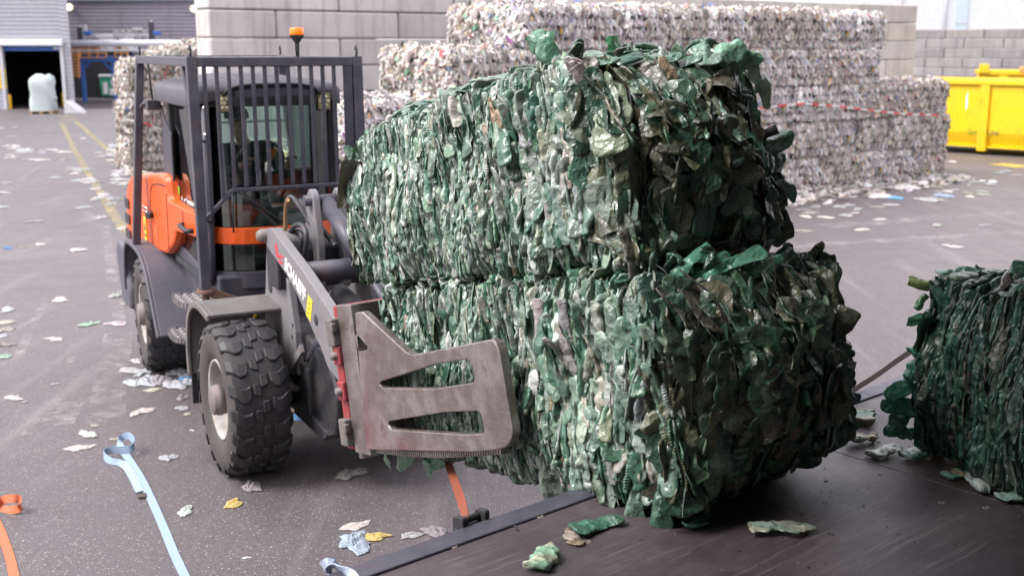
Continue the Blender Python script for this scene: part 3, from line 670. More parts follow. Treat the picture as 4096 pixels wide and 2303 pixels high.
MB().box(spt((S(222, 195)[0], YS + .085, S(0, 194)[2])), (.3, .01, .1)).build('maker_plate', M['white'], rd)
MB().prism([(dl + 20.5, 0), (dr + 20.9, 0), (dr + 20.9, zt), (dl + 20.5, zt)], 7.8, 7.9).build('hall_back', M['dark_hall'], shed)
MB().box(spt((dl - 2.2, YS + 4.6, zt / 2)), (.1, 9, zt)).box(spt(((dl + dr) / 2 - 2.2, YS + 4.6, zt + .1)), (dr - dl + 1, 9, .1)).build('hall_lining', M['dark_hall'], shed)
MB().box(spt(((xl + xr) / 2 - 3.6, YS + 5, 7.5)), (xr - xl, 10, .2)).build('roof', M['clad_dark'], shed)
sg = tag(MB().box((0, 0, 0), (.5, .03, .95)).build('safety_sign', M['yellow_sticker'], None, .004, loc=tuple(S(4, 316, -.08))), 'yellow safety sign on ribbed wall left of the doorway', 'sign')
for k in range(7): MB().box((.1 - .01 * (k % 3), -.018, .34 - k * .11), (.22 + .05 * (k % 3), .006, .03)).build('printed_line', M['black'], sg)
for i, (x, y0, y1, lab) in enumerate([(38, 378, 437, 'short yellow bollard left of the open shed door'), (260, 370, 427, 'short yellow bollard between white sack and shed corner')]):
    p = atz(x, y1); h = atY(x, y0, p[1])[2]
    o = MB().lathe([(0, .13), (h - .06, .13), (h - .02, .11), (h, .02)], (0, 0, 0), 'z', 20).build('bollard', M['bollard'], None, loc=tuple(p)); tag(o, lab, 'bollard', 'yellow bollards at the shed door')
# white sack on a pallet
p = atz(178, 455); sk = thing('big_bag', 'tall white woven bulk sack standing on a wooden pallet', 'sack', tuple(p), .1)
w = 1.02; Gs = []
for i in range(15):
    t = i / 14; row = []
    for k in range(29):
        a = 2 * math.pi * k / 28; c, s_ = math.cos(a), math.sin(a); e = .42
        rx = w / 2 * (1 + .05 * math.sin(t * 7 + a * 2) + .03 * math.sin(a * 5 + t * 13)) * (1 if t < .82 else math.sqrt(max(0, 1 - ((t - .82) / .19) ** 2)) * .6 + .38)
        row.append((rx * math.copysign(abs(c) ** e, c), rx * math.copysign(abs(s_) ** e, s_), .14 + t * 1.62 + (.05 * math.sin(a * 3) if t > .9 else 0)))
    Gs.append(row)
mb = MB().grid(Gs); mb.add([Gs[-1][k] for k in range(28)], [list(range(28))]); mb.build('sack_body', M['bag'], sk)
MB().tube([(.5, -.1, .75), (.58, -.14, .7), (.56, -.1, .55)], [.07, .1, .03], 8).build('tied_spout', M['bag'], sk)
mb = MB()
for x in (-.45, 0, .45): mb.box((x, 0, .05), (.12, 1., .1))
for y in np.linspace(-.45, .45, 6): mb.box((0, y, .12), (1.1, .11, .022))
mb.build('pallet', M['wood'], sk)
# white ramp wedge at the shed corner
p = atz(300, 455); o = MB().prism([(-.35, 0), (.45, 0), (.3, .18), (-.25, .62)], -.4, .4).build('kerb_wedge', M['silver'], None, .03, loc=(p[0], p[1], 0)); tag(o, 'grey metal guard wedge at the foot of the shed corner', 'guard')

# ------------------------------------------------------------ dark hall behind, platform and machine
YH = 70.
def Hh(x, y, Y=YH): return atY(x, y, Y)
hall = thing('dark_hall_building', 'large dark grey ribbed hall behind the blue platform', 'building', (-20, YH, 0))
x0, x1 = Hh(270, 0)[0], Hh(1500, 0)[0]
cladding('cladding', x0 - 4 + 20, x1 + 20, 0, Hh(0, 6)[2], 0, M['clad_dark'], .22, .04, hall)
MB().box(((x0 + x1) / 2 - 2 + 20, -.05, Hh(0, 3)[2] + .45), (x1 - x0 + 4, .3, 1.)).build('roof_fascia', paint('blue grey fascia', (.13, .15, .19), .5), hall)
for xx in (475, 668): MB().box((Hh(xx, 0)[0] + 20, -.02, 2.9), (.06, .03, 5.7)).build('cladding_joint', M['clad_dark'], hall)
MB().box(((Hh(290, 0)[0] + Hh(500, 0)[0]) / 2 + 20, -.06, 1.55), (3.6, .1, 3.1)).build('bay_shade_panel', M['dark_hall'], hall)  # solid near-black panel, painted as the shaded opening of the bay
for i, (x, y, lab) in enumerate([(278, 30, 'round lit floodlight high beside the shed corner'), (775, 36, 'round lit floodlight high beside the block wall')]):
    t = thing('flood_light', lab, 'lamp', tuple(Hh(x, y, YH - .3)), 0, 'lit floodlights on the dark hall')
    MB().lathe([(0, .2), (-.05, .24), (.1, .24), (.22, .1)], (0, 0, 0), 'y', 24).build('lamp_housing', M['silver'], t)
    MB().lathe([(-.06, .001), (-.06, .16)], (0, 0, 0), 'y', 24).build('lamp_lens', M['lamp'], t)
pf = thing('steel_platform', 'blue steel work platform with orange railings and ladder', 'platform', (-22.8, 64, 0))
def pp(x, y, Y=64.): v = atY(x, y, Y); return (v[0] + 22.8, v[1] - 64, v[2])
for x, dy in ((328, 0), (452, 0), (400, 3)):
    a = pp(x, 240); MB().box((a[0], dy, a[2] / 2), (.2, .2, a[2])).build('post', M['blue'], pf, .01)
a, b = pp(318, 238), pp(480, 238); MB().box(((a[0] + b[0]) / 2, 1.5, a[2]), (b[0] - a[0], 3.3, .28)).build('deck_beam', M['blue'], pf, .01)
for q in (((330, 280), (362, 245)), ((446, 280), (410, 245))): MB().bar(pp(*q[0]), pp(*q[1]), .12).build('brace', M['blue'], pf)
def rail(x0, x1, y0, y1, Y, n, mat):
    mb = MB()
    for k in range(n): x = x0 + (x1 - x0) * k / (n - 1); mb.bar(pp(x, y0, Y), pp(x, y1, Y), .07)
    for t in (0, .5, 1): y = y0 + (y1 - y0) * t; mb.bar(pp(x0, y, Y), pp(x1, y, Y), .06)
    return mb.build('railing', mat, pf)
rail(322, 425, 194, 232, 63.8, 4, M['orange_steel']); rail(460, 510, 194, 232, 63.8, 3, M['orange_steel'])
mb = MB()
for x in (281, 312): mb.bar(pp(x, 195, 62.5), pp(x + 4, 312, 62.5), .11)
for k in range(9): mb.bar(pp(281, 198 + k * 13, 62.5), pp(314, 198 + k * 13, 62.5), .07, .1)
mb.build('ladder', M['orange_steel'], pf)
ma = thing('sorting_machine', 'silver and white machine with blue motors on the platform', 'machine', (-22.8, 64, 0))
def mbox(nm, x0, x1, y0, y1, d, mat, bev=.02, Y=64.8):
    a, b = pp(x0, y1, Y), pp(x1, y0, Y); return MB().box(((a[0] + b[0]) / 2, a[1], (a[2] + b[2]) / 2), (b[0] - a[0], d, b[2] - a[2])).build(nm, mat, ma, bev)
mbox('hopper', 410, 458, 155, 200, .8, M['white']); mbox('hopper', 494, 542, 155, 200, .8, M['white'])
mbox('conveyor', 370, 600, 138, 148, .5, M['silver']); mbox('cover', 392, 455, 139, 151, .7, M['white'])
mbox('motor', 340, 366, 126, 141, .4, M['blue']); mbox('motor', 616, 640, 126, 141, .4, M['blue'])
mbox('frame_tower', 316, 332, 110, 168, .4, M['dark_metal']); mbox('frame_tower', 600, 612, 88, 168, .3, M['dark_metal'])
mb = MB()
for y in (122, 128): mb.bar(pp(455, y, 64.6), pp(590, y, 64.6), .08)
for x in (455, 480, 505, 530, 560, 590): mb.bar(pp(x, 116, 64.6), pp(x, 165, 64.6), .08)
for y in (114, 120): mb.bar(pp(530, y, 64.5), pp(570, y, 64.5), .08)
mb.build('pipe_frame', M['silver'], ma); mbox('chute', 322, 345, 100, 160, .3, M['silver']); mbox('mast', 604, 609, 82, 130, .1, M['silver'])
mbox('foot_chute', 418, 452, 190, 200, .3, M['white']); mbox('foot_chute', 505, 540, 190, 200, .3, M['white'])
a, b = atY(262, 175, 61.5), atY(760, 173, 61.5)
o = MB().tube([(0, 0, 0), tuple(b - a)], .17, 14).build('overhead_pipe', M['white'], None, loc=tuple(a)); tag(o, 'long white overhead pipe running in front of the platform', 'pipe')
o = MB().tube([(0, 0, 0), tuple(b - a)], .05, 10).build('overhead_pipe', M['white'], None, loc=tuple(a - np.array([0, 0, .38]))); tag(o, 'thin pale pipe just below the long white overhead pipe', 'pipe')
p = atz(450, 392); bn = thing('waste_bin', 'green and white wheeled waste bin under the platform', 'bin', tuple(p), .15)
MB().prism([(-.52, .12), (.48, .12), (.58, 1.25), (-.62, 1.25)], -.42, .42).build('bin_body', paint('green bin plastic', (.03, .3, .17), .5), bn, .03)
MB().box((0, 0, 1.33), (1.26, .92, .14)).build('lid', M['white'], bn, .03)
MB().box((-.28, -.44, .6), (.26, .02, .7)).box((.1, -.44, .38), (.3, .02, .4)).box((.22, -.44, .95), (.34, .02, .26)).build('white_panel', M['white'], bn)
for x in (-.4, .4): MB().lathe([(-.04, .08), (.04, .08)], (x, -.3, .08), 'x', 14).build('castor', M['black'], bn)
for i, (x0_, x1_, y0_, y1_, lab) in enumerate([(352, 375, 300, 388, 'grey steel cylinder stand in the dark bay left of the bin'), (404, 418, 330, 386, 'reddish gas bottle in the dark bay beside the bin')]):
    p = atz((x0_ + x1_) / 2, y1_); hh = atY(0, y0_, p[1])[2]; r = (x1_ - x0_) / 2 / FPX * p[1]
    o = MB().lathe([(0, r), (hh * .8, r), (hh * .92, r * .5), (hh, r * .3), (hh, .001)], (0, 0, 0), 'z', 16).build('gas_cylinder', M['silver'] if i == 0 else M['red'], None, loc=tuple(p)); tag(o, lab, 'cylinder')

# ------------------------------------------------------------ block walls, far tower
W0 = np.array([-6.5, 25.]); wd = np.array([.807, .59]); WL = 25.2
bw = blocks('concrete_block_wall', (W0[0], W0[1], 0), (W0[0] + wd[0] * WL, W0[1] + wd[1] * WL, 0), 7, 3.15, .607, .8, M['concrete'], 3, z0=.16)
tag(bw, 'tall pale concrete block wall rising behind the loader and white bales', 'block wall')
a, b = atY(3480, 300, 76.), atY(4700, 300, 64.)
bw2 = blocks('concrete_block_wall', (a[0], a[1], 0), (b[0], b[1], 0), 7, 2.4, .585, .8, M['concrete_far'], 5)
tag(bw2, 'lower grey concrete block wall behind the yellow container', 'block wall')
YW_ = 110.
wh = thing('white_hall_building', 'very pale large hall facade far behind the right block wall', 'building', (atY(3300, 0, YW_)[0], YW_, 0))
xa_, xb_ = 0., atY(5200, 0, YW_)[0] - atY(3300, 0, YW_)[0]
MB().box(((xa_ + xb_) / 2, 4, 6), (xb_ - xa_, 8, 12)).build('facade', M['hall_white'], wh)
ox = atY(3300, 0, YW_)[0]
for x in (3597, 3778): xx = atY(x, 60, YW_)[0] - ox; MB().tube([(xx, -.12, 0), (xx, -.12, 12)], .09, 8).build('downpipe', M['silver'], wh)
xx = atY(3845, 60, YW_)[0] - ox; MB().box((xx, -.05, 6), (1.1, .12, 11.9)).build('translucent_strip', paint('pale blue light strip', (.5, .6, .68), .4, 0, .1), wh)
for z in (5.2,): MB().box((xx, -.12, z), (1.14, .04, .1)).build('strip_joint', M['silver'], wh)

# ------------------------------------------------------------ yellow containers
def container(P0, P1, h, wdt, name, label, zb=.2):
    P0, P1 = np.array(P0), np.array(P1); d = P1 - P0; Ln = float(np.linalg.norm(d)); ang = math.atan2(d[1], d[0])
    t = thing(name, label, 'container', (P0[0], P0[1], 0), ang)
    mb = MB(); th = .06
    mb.prism([(0, zb), (wdt, zb), (wdt, zb + .05), (0, zb + .05)], 0, Ln, ax=0)
    MBs = MB().prism([(.12, zb + .02), (.03, zb + .3), (0, zb + .42), (0, h), (.05, h), (.05, zb + .45), (.16, zb + .05)], 0.004, Ln - .004, ax=0).build('side_wall', M['yellow'], t)
    MB().prism([(wdt - .05, zb + .02), (wdt, zb + .02), (wdt, h), (wdt - .05, h)], 0.004, Ln - .004, ax=0).build('side_wall', M['yellow'], t)
    MB().box((.03, wdt / 2, (zb + h) / 2), (.05, wdt - .11, h - zb - .01)).build('end_wall', M['yellow'], t); MB().box((Ln - .03, wdt / 2, (zb + h) / 2), (.05, wdt - .11, h - zb - .01)).build('end_wall', M['yellow'], t)
    mb.build('floor_plate', M['yellow'], t)
    MB().box((Ln / 2, .0, h + .03), (Ln + .1, .16, .14)).build('top_rail', M['yellow'], t, .02); MB().box((Ln / 2, wdt, h + .03), (Ln + .1, .16, .14)).build('top_rail', M['yellow'], t, .02)
    x = .75
    while x < Ln:
        MB().prism([(-.09, h - .05), (-.09, zb + .45), (-.06, zb - .1), (.16, zb - .1), (.16, zb + .1), (.02, zb + .42), (.02, h - .05)], x - .13, x + .13, ax=0).build('stiffener', M['yellow'], t, .01); x += 1.75
    for x in (.5, Ln - .5): MB().lathe([(-.12, .11), (.12, .11)], (x, .5, .11), 'y', 16).box((x, .5, .22), (.12, .16, .1)).build('roller', M['black'], t)
    return t, Ln
ct, cl_ = container(atz(3730, 612)[:2] + np.array([-.6, 1.2]), atz(4096, 640)[:2] + np.array([2.6, -1.5]), 2.0, 2.3, 'skip_container', 'open yellow steel skip container beside the lower white bales')
vs, fs = text_mesh('Green', .2, .002, .003); mb = MB(); mb.add([(v[0] + 2.05, -.012, v[1] + .58) for v in vs], fs); mb.build('lettering', simple('faded green lettering', (.25, .5, .06), .5), ct)
vs, fs = text_mesh('Line', .2, .002, .003); mb = MB(); mb.add([(v[0] + 2.62, -.012, v[1] + .58) for v in vs], fs); mb.build('lettering', simple('grey olive lettering', (.36, .34, .1), .5), ct)
for x, z_, a_, b_ in ((1.15, 1.45, .03, .5), (1.2, 1.2, .05, .3), (1.95, 1.5, .05, .55), (1.35, 1.05, .04, .25)): MB().prism(fillet([(x, z_ - b_ / 2), (x + a_, z_ - b_ / 4), (x + a_ * .6, z_ + b_ / 2), (x - a_ * .3, z_ + b_ / 5)], .02), -.004, .0).build('scratch', M['white'], ct)
a = atY(3915, 300, 38.)
ct2, _ = container((a[0], 38.), (a[0] + 5.5, 36.), 2.16, 2.2, 'skip_container', 'second yellow skip container showing only its top behind the first')
MB().box((.15, 0, 2.32), (.3, .3, .28)).build('corner_post', M['yellow'], ct2, .02); MB().box((1.45, 0, 2.28), (.5, .2, .22)).build('lifting_lug', M['orange_steel'], ct2, .05)

# ------------------------------------------------------------ white bales: five meshes shared by every bale of the stacks
BW_, BD_, BH_ = 1.14, 1.1, .74
def white_variant(seed, pal, tall=BH_):
    hw, hd = BW_ / 2 - .015, BD_ / 2 - .015
    c = [[[(-hw, -hd, 0), (-hw, -hd, tall)], [(-hw, hd, 0), (-hw, hd, tall)]], [[(hw, -hd, 0), (hw, -hd, tall)], [(hw, hd, 0), (hw, hd, tall)]]]
    hx = Hex(c, {'right': .03, 'left': .03, 'near': .09, 'far': .09, 'top': .03, 'bottom': 0}, seed, .022, .085); fl = Flakes(seed); core(fl, hx, .05, (.16, .145, .14), 8)  # dark inner block paints shade into the gaps between layers
    face_flakes(fl, hx, 'right', 820, (.06, .15), (.025, .06), pal, yaw=.7, tilt=.25, out=(-.015, .025), band=4, nu=3, nv=4, convex=.7)
    face_flakes(fl, hx, 'left', 160, (.08, .18), (.05, .1), pal, yaw=.7, tilt=.3, out=(-.02, .025), band=4, nu=3, nv=4)
    for f in ('near', 'far'): face_flakes(fl, hx, f, 420, (.07, .2), (.04, .11), pal, yaw=.5, tilt=.4, spin=.8, out=(-.02, .05), nu=3, nv=4, convex=.4, bend=.3)
    face_flakes(fl, hx, 'top', 420, (.06, .16), (.03, .08), pal, yaw=.8, tilt=.4, spin=.5, out=(-.02, .04), nu=3, nv=4)
    edge_leaves(fl, hx, 'top', 60, pal, (.06, .16), (.04, .09))
    return fl.mesh('pressed_bale', M['white_film'])
def tint(pal, k, c=(1, 1, 1)): return [(w_, tuple(min(.85, v * k * m_) for v, m_ in zip(col, c))) for w_, col in pal]
WV = [white_variant(100 + i, tint(PAL_WHITE, *k)) for i, k in enumerate(((1.2,), (1.12,), (1.02, (1, .98, .95)), (.9, (1.02, .97, .93)), (1.15, (1, 1, 1.02)), (1.03, (1.03, .97, .93))))]; BVv = [white_variant(200 + i, PAL_BROWN) for i in range(3)]
ORD = ['first', 'second', 'third', 'fourth', 'fifth', 'sixth', 'seventh', 'eighth', 'ninth', 'tenth', 'eleventh', 'twelfth', 'thirteenth', 'fourteenth', 'fifteenth', 'sixteenth']
TIER = ['bottom', 'second', 'third', 'fourth', 'top']
FO = np.array([10.35, 27.15]); fd = np.array([-.793, -.609]); ang = math.atan2(.609, .793)
rg = random.Random(5)
for tier in range(5):
    first = {3: 2.85, 4: 2.6}.get(tier, 0.)
    last = {0: 17.5, 1: 17.5, 2: 16.6, 3: 14.6, 4: 13.1}[tier]
    n = int((last - first) / BW_)
    for k in range(n):
        for row in (0, 1):
            if row == 1 and tier < 4 and k not in (0, n - 1): continue      # only the ends and the top of the second row can be seen
            s = first + (k + .5) * BW_; off = .55 + row * 1.13 + rg.uniform(-.09, .09)
            x = FO[0] + fd[0] * s - fd[1] * off * -1 * -1; y = FO[1] + fd[1] * s + off * .793
            x = FO[0] + fd[0] * s - .609 * off
            o = put('plastic_bale', WV[rg.randrange(6)], (x, y, tier * BH_), ang + rg.uniform(-.045, .045))
            o.scale = (rg.uniform(.95, 1.0), 1, rg.uniform(.97, 1.03))
            tag(o, f'grey white bale {ORD[k]} from right in {TIER[tier]} tier, {"front" if row == 0 else "back"} row of long stack', 'plastic bale', 'grey white bales in the long stack')
# weathered pile behind the loader
ps = atz(517, 688); pd = np.array([.86, .5]); pang = math.atan2(.5, .86)
for tier in range(3):
    for k in range(4):
        off = .55 + tier * .04 + rg.uniform(-.05, .05); s = (k + .5) * BW_ * 1.02 + tier * .05
        x = ps[0] + pd[0] * s - .5 * off; y = ps[1] + pd[1] * s + .86 * off
        o = put('plastic_bale', BVv[rg.randrange(3)], (x, y, tier * BH_ * 1.2), pang + rg.uniform(-.05, .05)); o.scale = (1.02, 1, 1.2)
        tag(o, f'brownish weathered bale {ORD[k]} from left in {["bottom", "second", "third", "fourth"][tier]} tier of pile behind loader', 'plastic bale', 'weathered bales behind the loader')
for k in range(5):
    y = 31.5 + k * 1.0; x = atY(700 + k * 62, 230, y)[0]
    for tier in range(4):
        if tier < 2 and k > 0: continue
        o = put('plastic_bale', BVv[rg.randrange(3)], (x, y, tier * (.74 + .025 * k)), pang + .1); o.scale = (1.1, 1, (.74 + .025 * k) / .74)
        tag(o, f'brownish bale {ORD[k]} from left, {["lowest", "second", "third", "topmost"][tier]} of the rear row behind loader', 'plastic bale', 'weathered bales behind the loader')
# red and white barrier tape
def tape(px, dist, label):
    mb = MB(); P = [atY(x, y, Y) for (x, y), Y in zip(px, dist)]; o = P[0]; n = 0
    for a, b in zip(P[:-1], P[1:]):
        m = max(1, int(np.linalg.norm(b - a) / .22))
        for k in range(m):
            q0, q1 = a + (b - a) * k / m - o, a + (b - a) * (k + 1) / m - o; h = np.array([0, .0, .018]); e = np.array([0, .008, 0])
            mb.add([q0 - h, q1 - h, q1 + h, q0 + h, q0 - h + e, q1 - h + e, q1 + h + e, q0 + h + e], [(0, 1, 2, 3), (4, 5, 6, 7)], n % 2); n += 1
    t = mb.build('barrier_tape', [M['white_letter'], simple('tape red', (.62, .04, .06), .4)], None, loc=tuple(o)); tag(t, label, 'tape')
def stackY(x, off=-.16):
    r = ray(x, 450); # hit the vertical front plane of the long stack
    nrm_ = np.array([.609, -.793]); t = (nrm_ @ (FO + nrm_ * -off)) / (nrm_ @ r[:2]); return t * r[1]
px_ = [(3000, 440), (3110, 424), (3220, 415), (3330, 424), (3470, 440), (3600, 455), (3750, 461)]
tape(px_, [stackY(x) for x, _ in px_], 'red and white barrier tape across the long white bale stack')
px_ = [(500, 478), (570, 491), (610, 505), (660, 522), (760, 535)]
tape(px_, [27.2, 27.2, 27.4, 27.6, 27.9], 'red and white barrier tape in front of the weathered bale pile')
# ------------------------------------------------------------ wheel loader (local frame: x forward, y left, z up)
LO = (float(F.o[0]), float(F.o[1]), 0.)
ld = thing('wheel_loader', 'orange and grey compact wheel loader with barred cab guard, clamping two green bales', 'wheel loader', LO, R_(A_LOADER - 90))
YC = -.09                                                  # the machine's centre line
def q(x, y, ax, v): return F.px(x, y, ax, v)
def side(pts, yv): return [tuple(F.px(x, y, 1, yv)[[0, 2]]) for x, y in pts]
def mir(y): return 2 * YC - y
# wheels ------------------------------------------------
def tyre_mesh(Rr, hw):
    mb = MB(); s = Rr / .545
    prof = [(-.165, .285), (-.185, .30), (-.205, .36), (-.213, .42), (-.205, .475), (-.185, .512), (-.15, .522), (-.07, .527), (0, .529), (.07, .527), (.15, .522), (.185, .512), (.205, .475), (.213, .42), (.205, .36), (.185, .30), (.165, .285)]
    prof = [(a * hw / .213, r * s) for a, r in prof]
    mb.lathe(prof[:6], (0, 0, 0), 'y', 60, 1); mb.lathe(prof[5:12], (0, 0, 0), 'y', 60, 0); mb.lathe(prof[11:], (0, 0, 0), 'y', 60, 1)
    def lug(pts, wid, r0, r1):
        n = len(pts); vs = []
        for (th, y), w in zip(pts, wid):
            dro = .022 * max(0, (abs(y) / hw - .62) / .38) ** 2 * 1.6
            for rr, k in ((r0 - dro, 1.12), (r1 - dro, 1.)):
                for sg in (-1, 1):
                    a = th + sg * w * k / 2 / Rr; vs.append((rr * math.cos(a), y, rr * math.sin(a)))
        fs = []
        for i in range(n - 1):
            a, b = i * 4, i * 4 + 4
            fs += [(a + 2, a + 3, b + 3, b + 2), (a, a + 2, b + 2, b), (a + 1, b + 1, b + 3, a + 3)]
        fs += [(0, 1, 3, 2), (n * 4 - 4, n * 4 - 2, n * 4 - 1, n * 4 - 3)]
        mb.add(vs, fs, 0)
    NL = 19
    for k in range(NL):
        for sg in (-1, 1):
            t0 = 2 * math.pi * (k + (.0 if sg < 0 else .5)) / NL
            ys = [hw * 1.0, hw * .82, hw * .62, hw * .45, hw * .33]
            th = [.07, .03, -.035, -.03, .02]
            lug([(t0 + b, sg * y) for y, b in zip(ys, th)], [.085, .095, .10, .098, .075], Rr - .03, Rr)
        t0 = 2 * math.pi * (k + .25) / NL
        for sg in (-1, 1):
            lug([(t0 + .055 * sg - .01, hw * .0), (t0 + .055 * sg + .0, sg * hw * .13), (t0 + .055 * sg + .01, sg * hw * .24)], [.085, .085, .07], Rr - .03, Rr - .001)
    return mb
def rim_mesh(s):
    mb = MB()
    mb.lathe([(-.165, .29 * s), (-.185, .283 * s), (-.18, .268 * s), (-.15, .262 * s), (-.10, .25 * s), (-.03, .235 * s), (-.02, .20 * s), (-.05, .17 * s), (-.055, .10 * s)], (0, 0, 0), 'y', 48)
    mb.lathe([(.165, .29 * s), (.18, .27 * s), (.1, .25 * s), (.05, .1 * s), (.05, .001)], (0, 0, 0), 'y', 48)
    return mb
def wheel(x, y, Rr, label, steer=0., flip=False, spin=0.):
    w = bpy.data.objects.new('wheel', None); COL.objects.link(w); w.parent = ld; w.location = (x, y, Rr - .012); w.rotation_euler = (0, 0, R_(steer) + (math.pi if flip else 0)); w['label'] = label
    t = tyre_mesh(Rr, .213).build('tyre', [M['tyre'], M['tyre_wall']], w, .006, 1); t.rotation_euler.y = spin
    rim_mesh(Rr / .545).build('rim', M['rim'], w)
    h = MB().lathe([(-.05, .105), (-.16, .105), (-.165, .112), (-.195, .112), (-.2, .106), (-.225, .104), (-.232, .095), (-.232, .001)], (0, 0, 0), 'y', 36)
    for k in range(8): a = k * math.pi / 4; h.lathe([(-.05, .016), (-.08, .016), (-.08, .001)], (.15 * math.cos(a), 0, .15 * math.sin(a)), 'y', 6)
    h.build('hub', M['hub'], w)
    return w
YW = -.92 + .213
wheel(-.06, YW - .045, .555, 'front wheel on the side with the cab steps, mud-streaked white rim'); wheel(-.14, mir(YW), .55, 'front wheel on the far side', 0, True, .3)
wheel(-3.10, YW - .03, .545, 'rear wheel with dusty tyre and scraped rim', -3, False, .5); wheel(-3.10, mir(YW), .545, 'rear wheel on the far side', -3, True, .1)
# chassis ------------------------------------------------
MB().box((-1.75, YC, .62), (3.6, .5, .34)).box((-.3, YC, .6), (1.3, .62, .42)).build('chassis', M['black'], ld, .02)
for x in (-.06, -3.10): MB().tube([(x, YW + .1, .54), (x, mir(YW) - .1, .54)], .11, 14).lathe([(-.2, .05), (-.15, .19), (.15, .19), (.2, .05)], (x, YC, .54), 'y', 20).build('axle', M['black'], ld)
MB().prism([(.2, .42), (.75, .42), (.85, .72), (.62, .98), (.15, 1.0)], YC - .26, YC + .26).build('front_frame', M['black'], ld, .02)
MB().prism([(-.05, .5), (.75, .44), (.62, .36), (-.05, .36)], YC - .3, YC + .3).build('belly_plate', M['black'], ld, .01)
# counterweight and hood ---------------------------------
cw = fillet([(-4.3, .42), (-3.82, .42), (-3.82, .62), (-3.92, .78), (-3.95, 1.06), (-4.4, 1.06), (-4.5, .93)], .06)
MB().prism(cw, -.93, mir(-.93)).build('counterweight', M['plastic_grey'], ld, .05, 3)
ys = -.78
def hy(x): return -.82 + .045 * (x + 4.4)                      # the hood narrows towards the cab
hood = fillet([(-4.44, 1.0), (-3.8, 1.0), (-3.7, 1.13), (-3.2, 1.12), (-2.72, 1.15), (-2.57, 1.215), (-2.40, 1.3), (-2.29, 1.43), (-1.60, 1.47), (-1.585, 1.55), (-1.585, 1.655), (-2.40, 1.67), (-2.52, 1.68), (-2.58, 1.87), (-2.75, 1.89), (-3.65, 1.80), (-4.1, 1.74), (-4.33, 1.58)], [.04, .04, .05, .03, .06, .1, .08, .05, .03, .02, .03, .06, .06, .06, .12, .15, .15, .12])
mb = MB()
n = len(hood)
def inset(p, d):
    c = (-3.2, 1.42); vx, vz = p[0] - c[0], p[1] - c[1]; l = math.hypot(vx, vz); k = max(0, 1 - d / l); return (c[0] + vx * k, c[1] + vz * k)
rings = []
for d_, o_ in ((.05, 0), (.02, .01), (.0, .05)): rings.append([(x, hy(x) + o_, z) for x, z in (inset(q_, d_) for q_ in hood)])
for d_, o_ in ((.0, .05), (.02, .01), (.05, 0)): rings.append([(x, mir(hy(x) + o_), z) for x, z in (inset(q_, d_) for q_ in hood)])
vs = [v for r in rings for v in r]; fs = [list(range(n)), list(range(6 * n - 1, 5 * n - 1, -1))]
mb.add(vs, fs, 0); mb.add(vs, [(i * n + k, i * n + (k + 1) % n, (i + 1) * n + (k + 1) % n, (i + 1) * n + k) for i in range(5) for k in range(n)], 0, False)
hd = mb.build('hood', M['orange'], ld)
# panel gap lines and fittings on the hood side
def groove(pts, w=.011, name='panel_gap'):
    mb = MB()
    for a, b in zip(pts[:-1], pts[1:]): mb.bar((a[0], hy(a[0]) - .001, a[1]), (b[0], hy(b[0]) - .001, b[1]), .006, w, up=(0, 0, 1))
    return mb.build(name, M['black'], hd)
groove([(-3.22, 1.14), (-3.23, 1.55), (-3.2, 1.68), (-3.1, 1.75), (-2.9, 1.78), (-2.6, 1.79)])
groove([(-2.60, 1.22), (-2.58, 1.72)])
for z in (1.12, 1.28, 1.44): MB().prism(fillet([(-4.47 + (z - 1.1) * .18, z - .05), (-4.18, z - .05), (-4.18, z + .05), (-4.46 + (z - 1.1) * .18, z + .05)], .02), hy(-4.3) - .008, hy(-4.3) + .2).box((-4.46 + (z - 1.1) * .2, YC, z), (.03, 1.25, .1)).build('grille', M['black'], hd)
y3 = hy(-3.3) - .035
MB().tube([(-3.55, y3, 1.475), (-3.2, y3, 1.48), (-3.2, y3, 1.52), (-3.55, y3, 1.515), (-3.55, y3, 1.475)], .008, 8).build('handle', M['chrome'], hd)
MB().tube([(-3.17, y3 + .04, 1.465), (-3.14, y3 - .015, 1.46)], .032, 12).build('latch', M['black'], hd)
y3 = hy(-1.8)
MB().tube([(-2.02, y3 + .01, 1.525), (-2.0, y3 - .05, 1.52), (-1.74, y3 - .05, 1.505), (-1.71, y3 + .01, 1.51)], .022, 10).build('door_handle', M['black'], hd)
MB().prism(fillet([(-2.12, 1.54), (-2.01, 1.54), (-2.01, 1.63), (-2.12, 1.63)], .03), hy(-2) - .004, hy(-2) + .01).build('lock_cover', paint('darker orange', (.3, .04, .008), .4), hd)
mb = MB()
for k in range(9): mb.box((-3.05, hy(-3.05) - .002, 1.2 + k * .021), (.11, .006, .008))
mb.build('vent_slot', paint('pale orange slots', (.6, .14, .06), .45), hd)
y3 = hy(-3.5)
MB().prism([(-3.56, 1.17), (-3.45, 1.17), (-3.45, 1.40), (-3.56, 1.40)], y3 - .006, y3).build('warning_sticker', M['yellow_sticker'], hd)
MB().prism([(-3.54, 1.27), (-3.47, 1.27), (-3.505, 1.36)], y3 - .008, y3 - .006).box((-3.505, y3 - .007, 1.22), (.08, .003, .02)).build('pictogram', M['black'], hd)
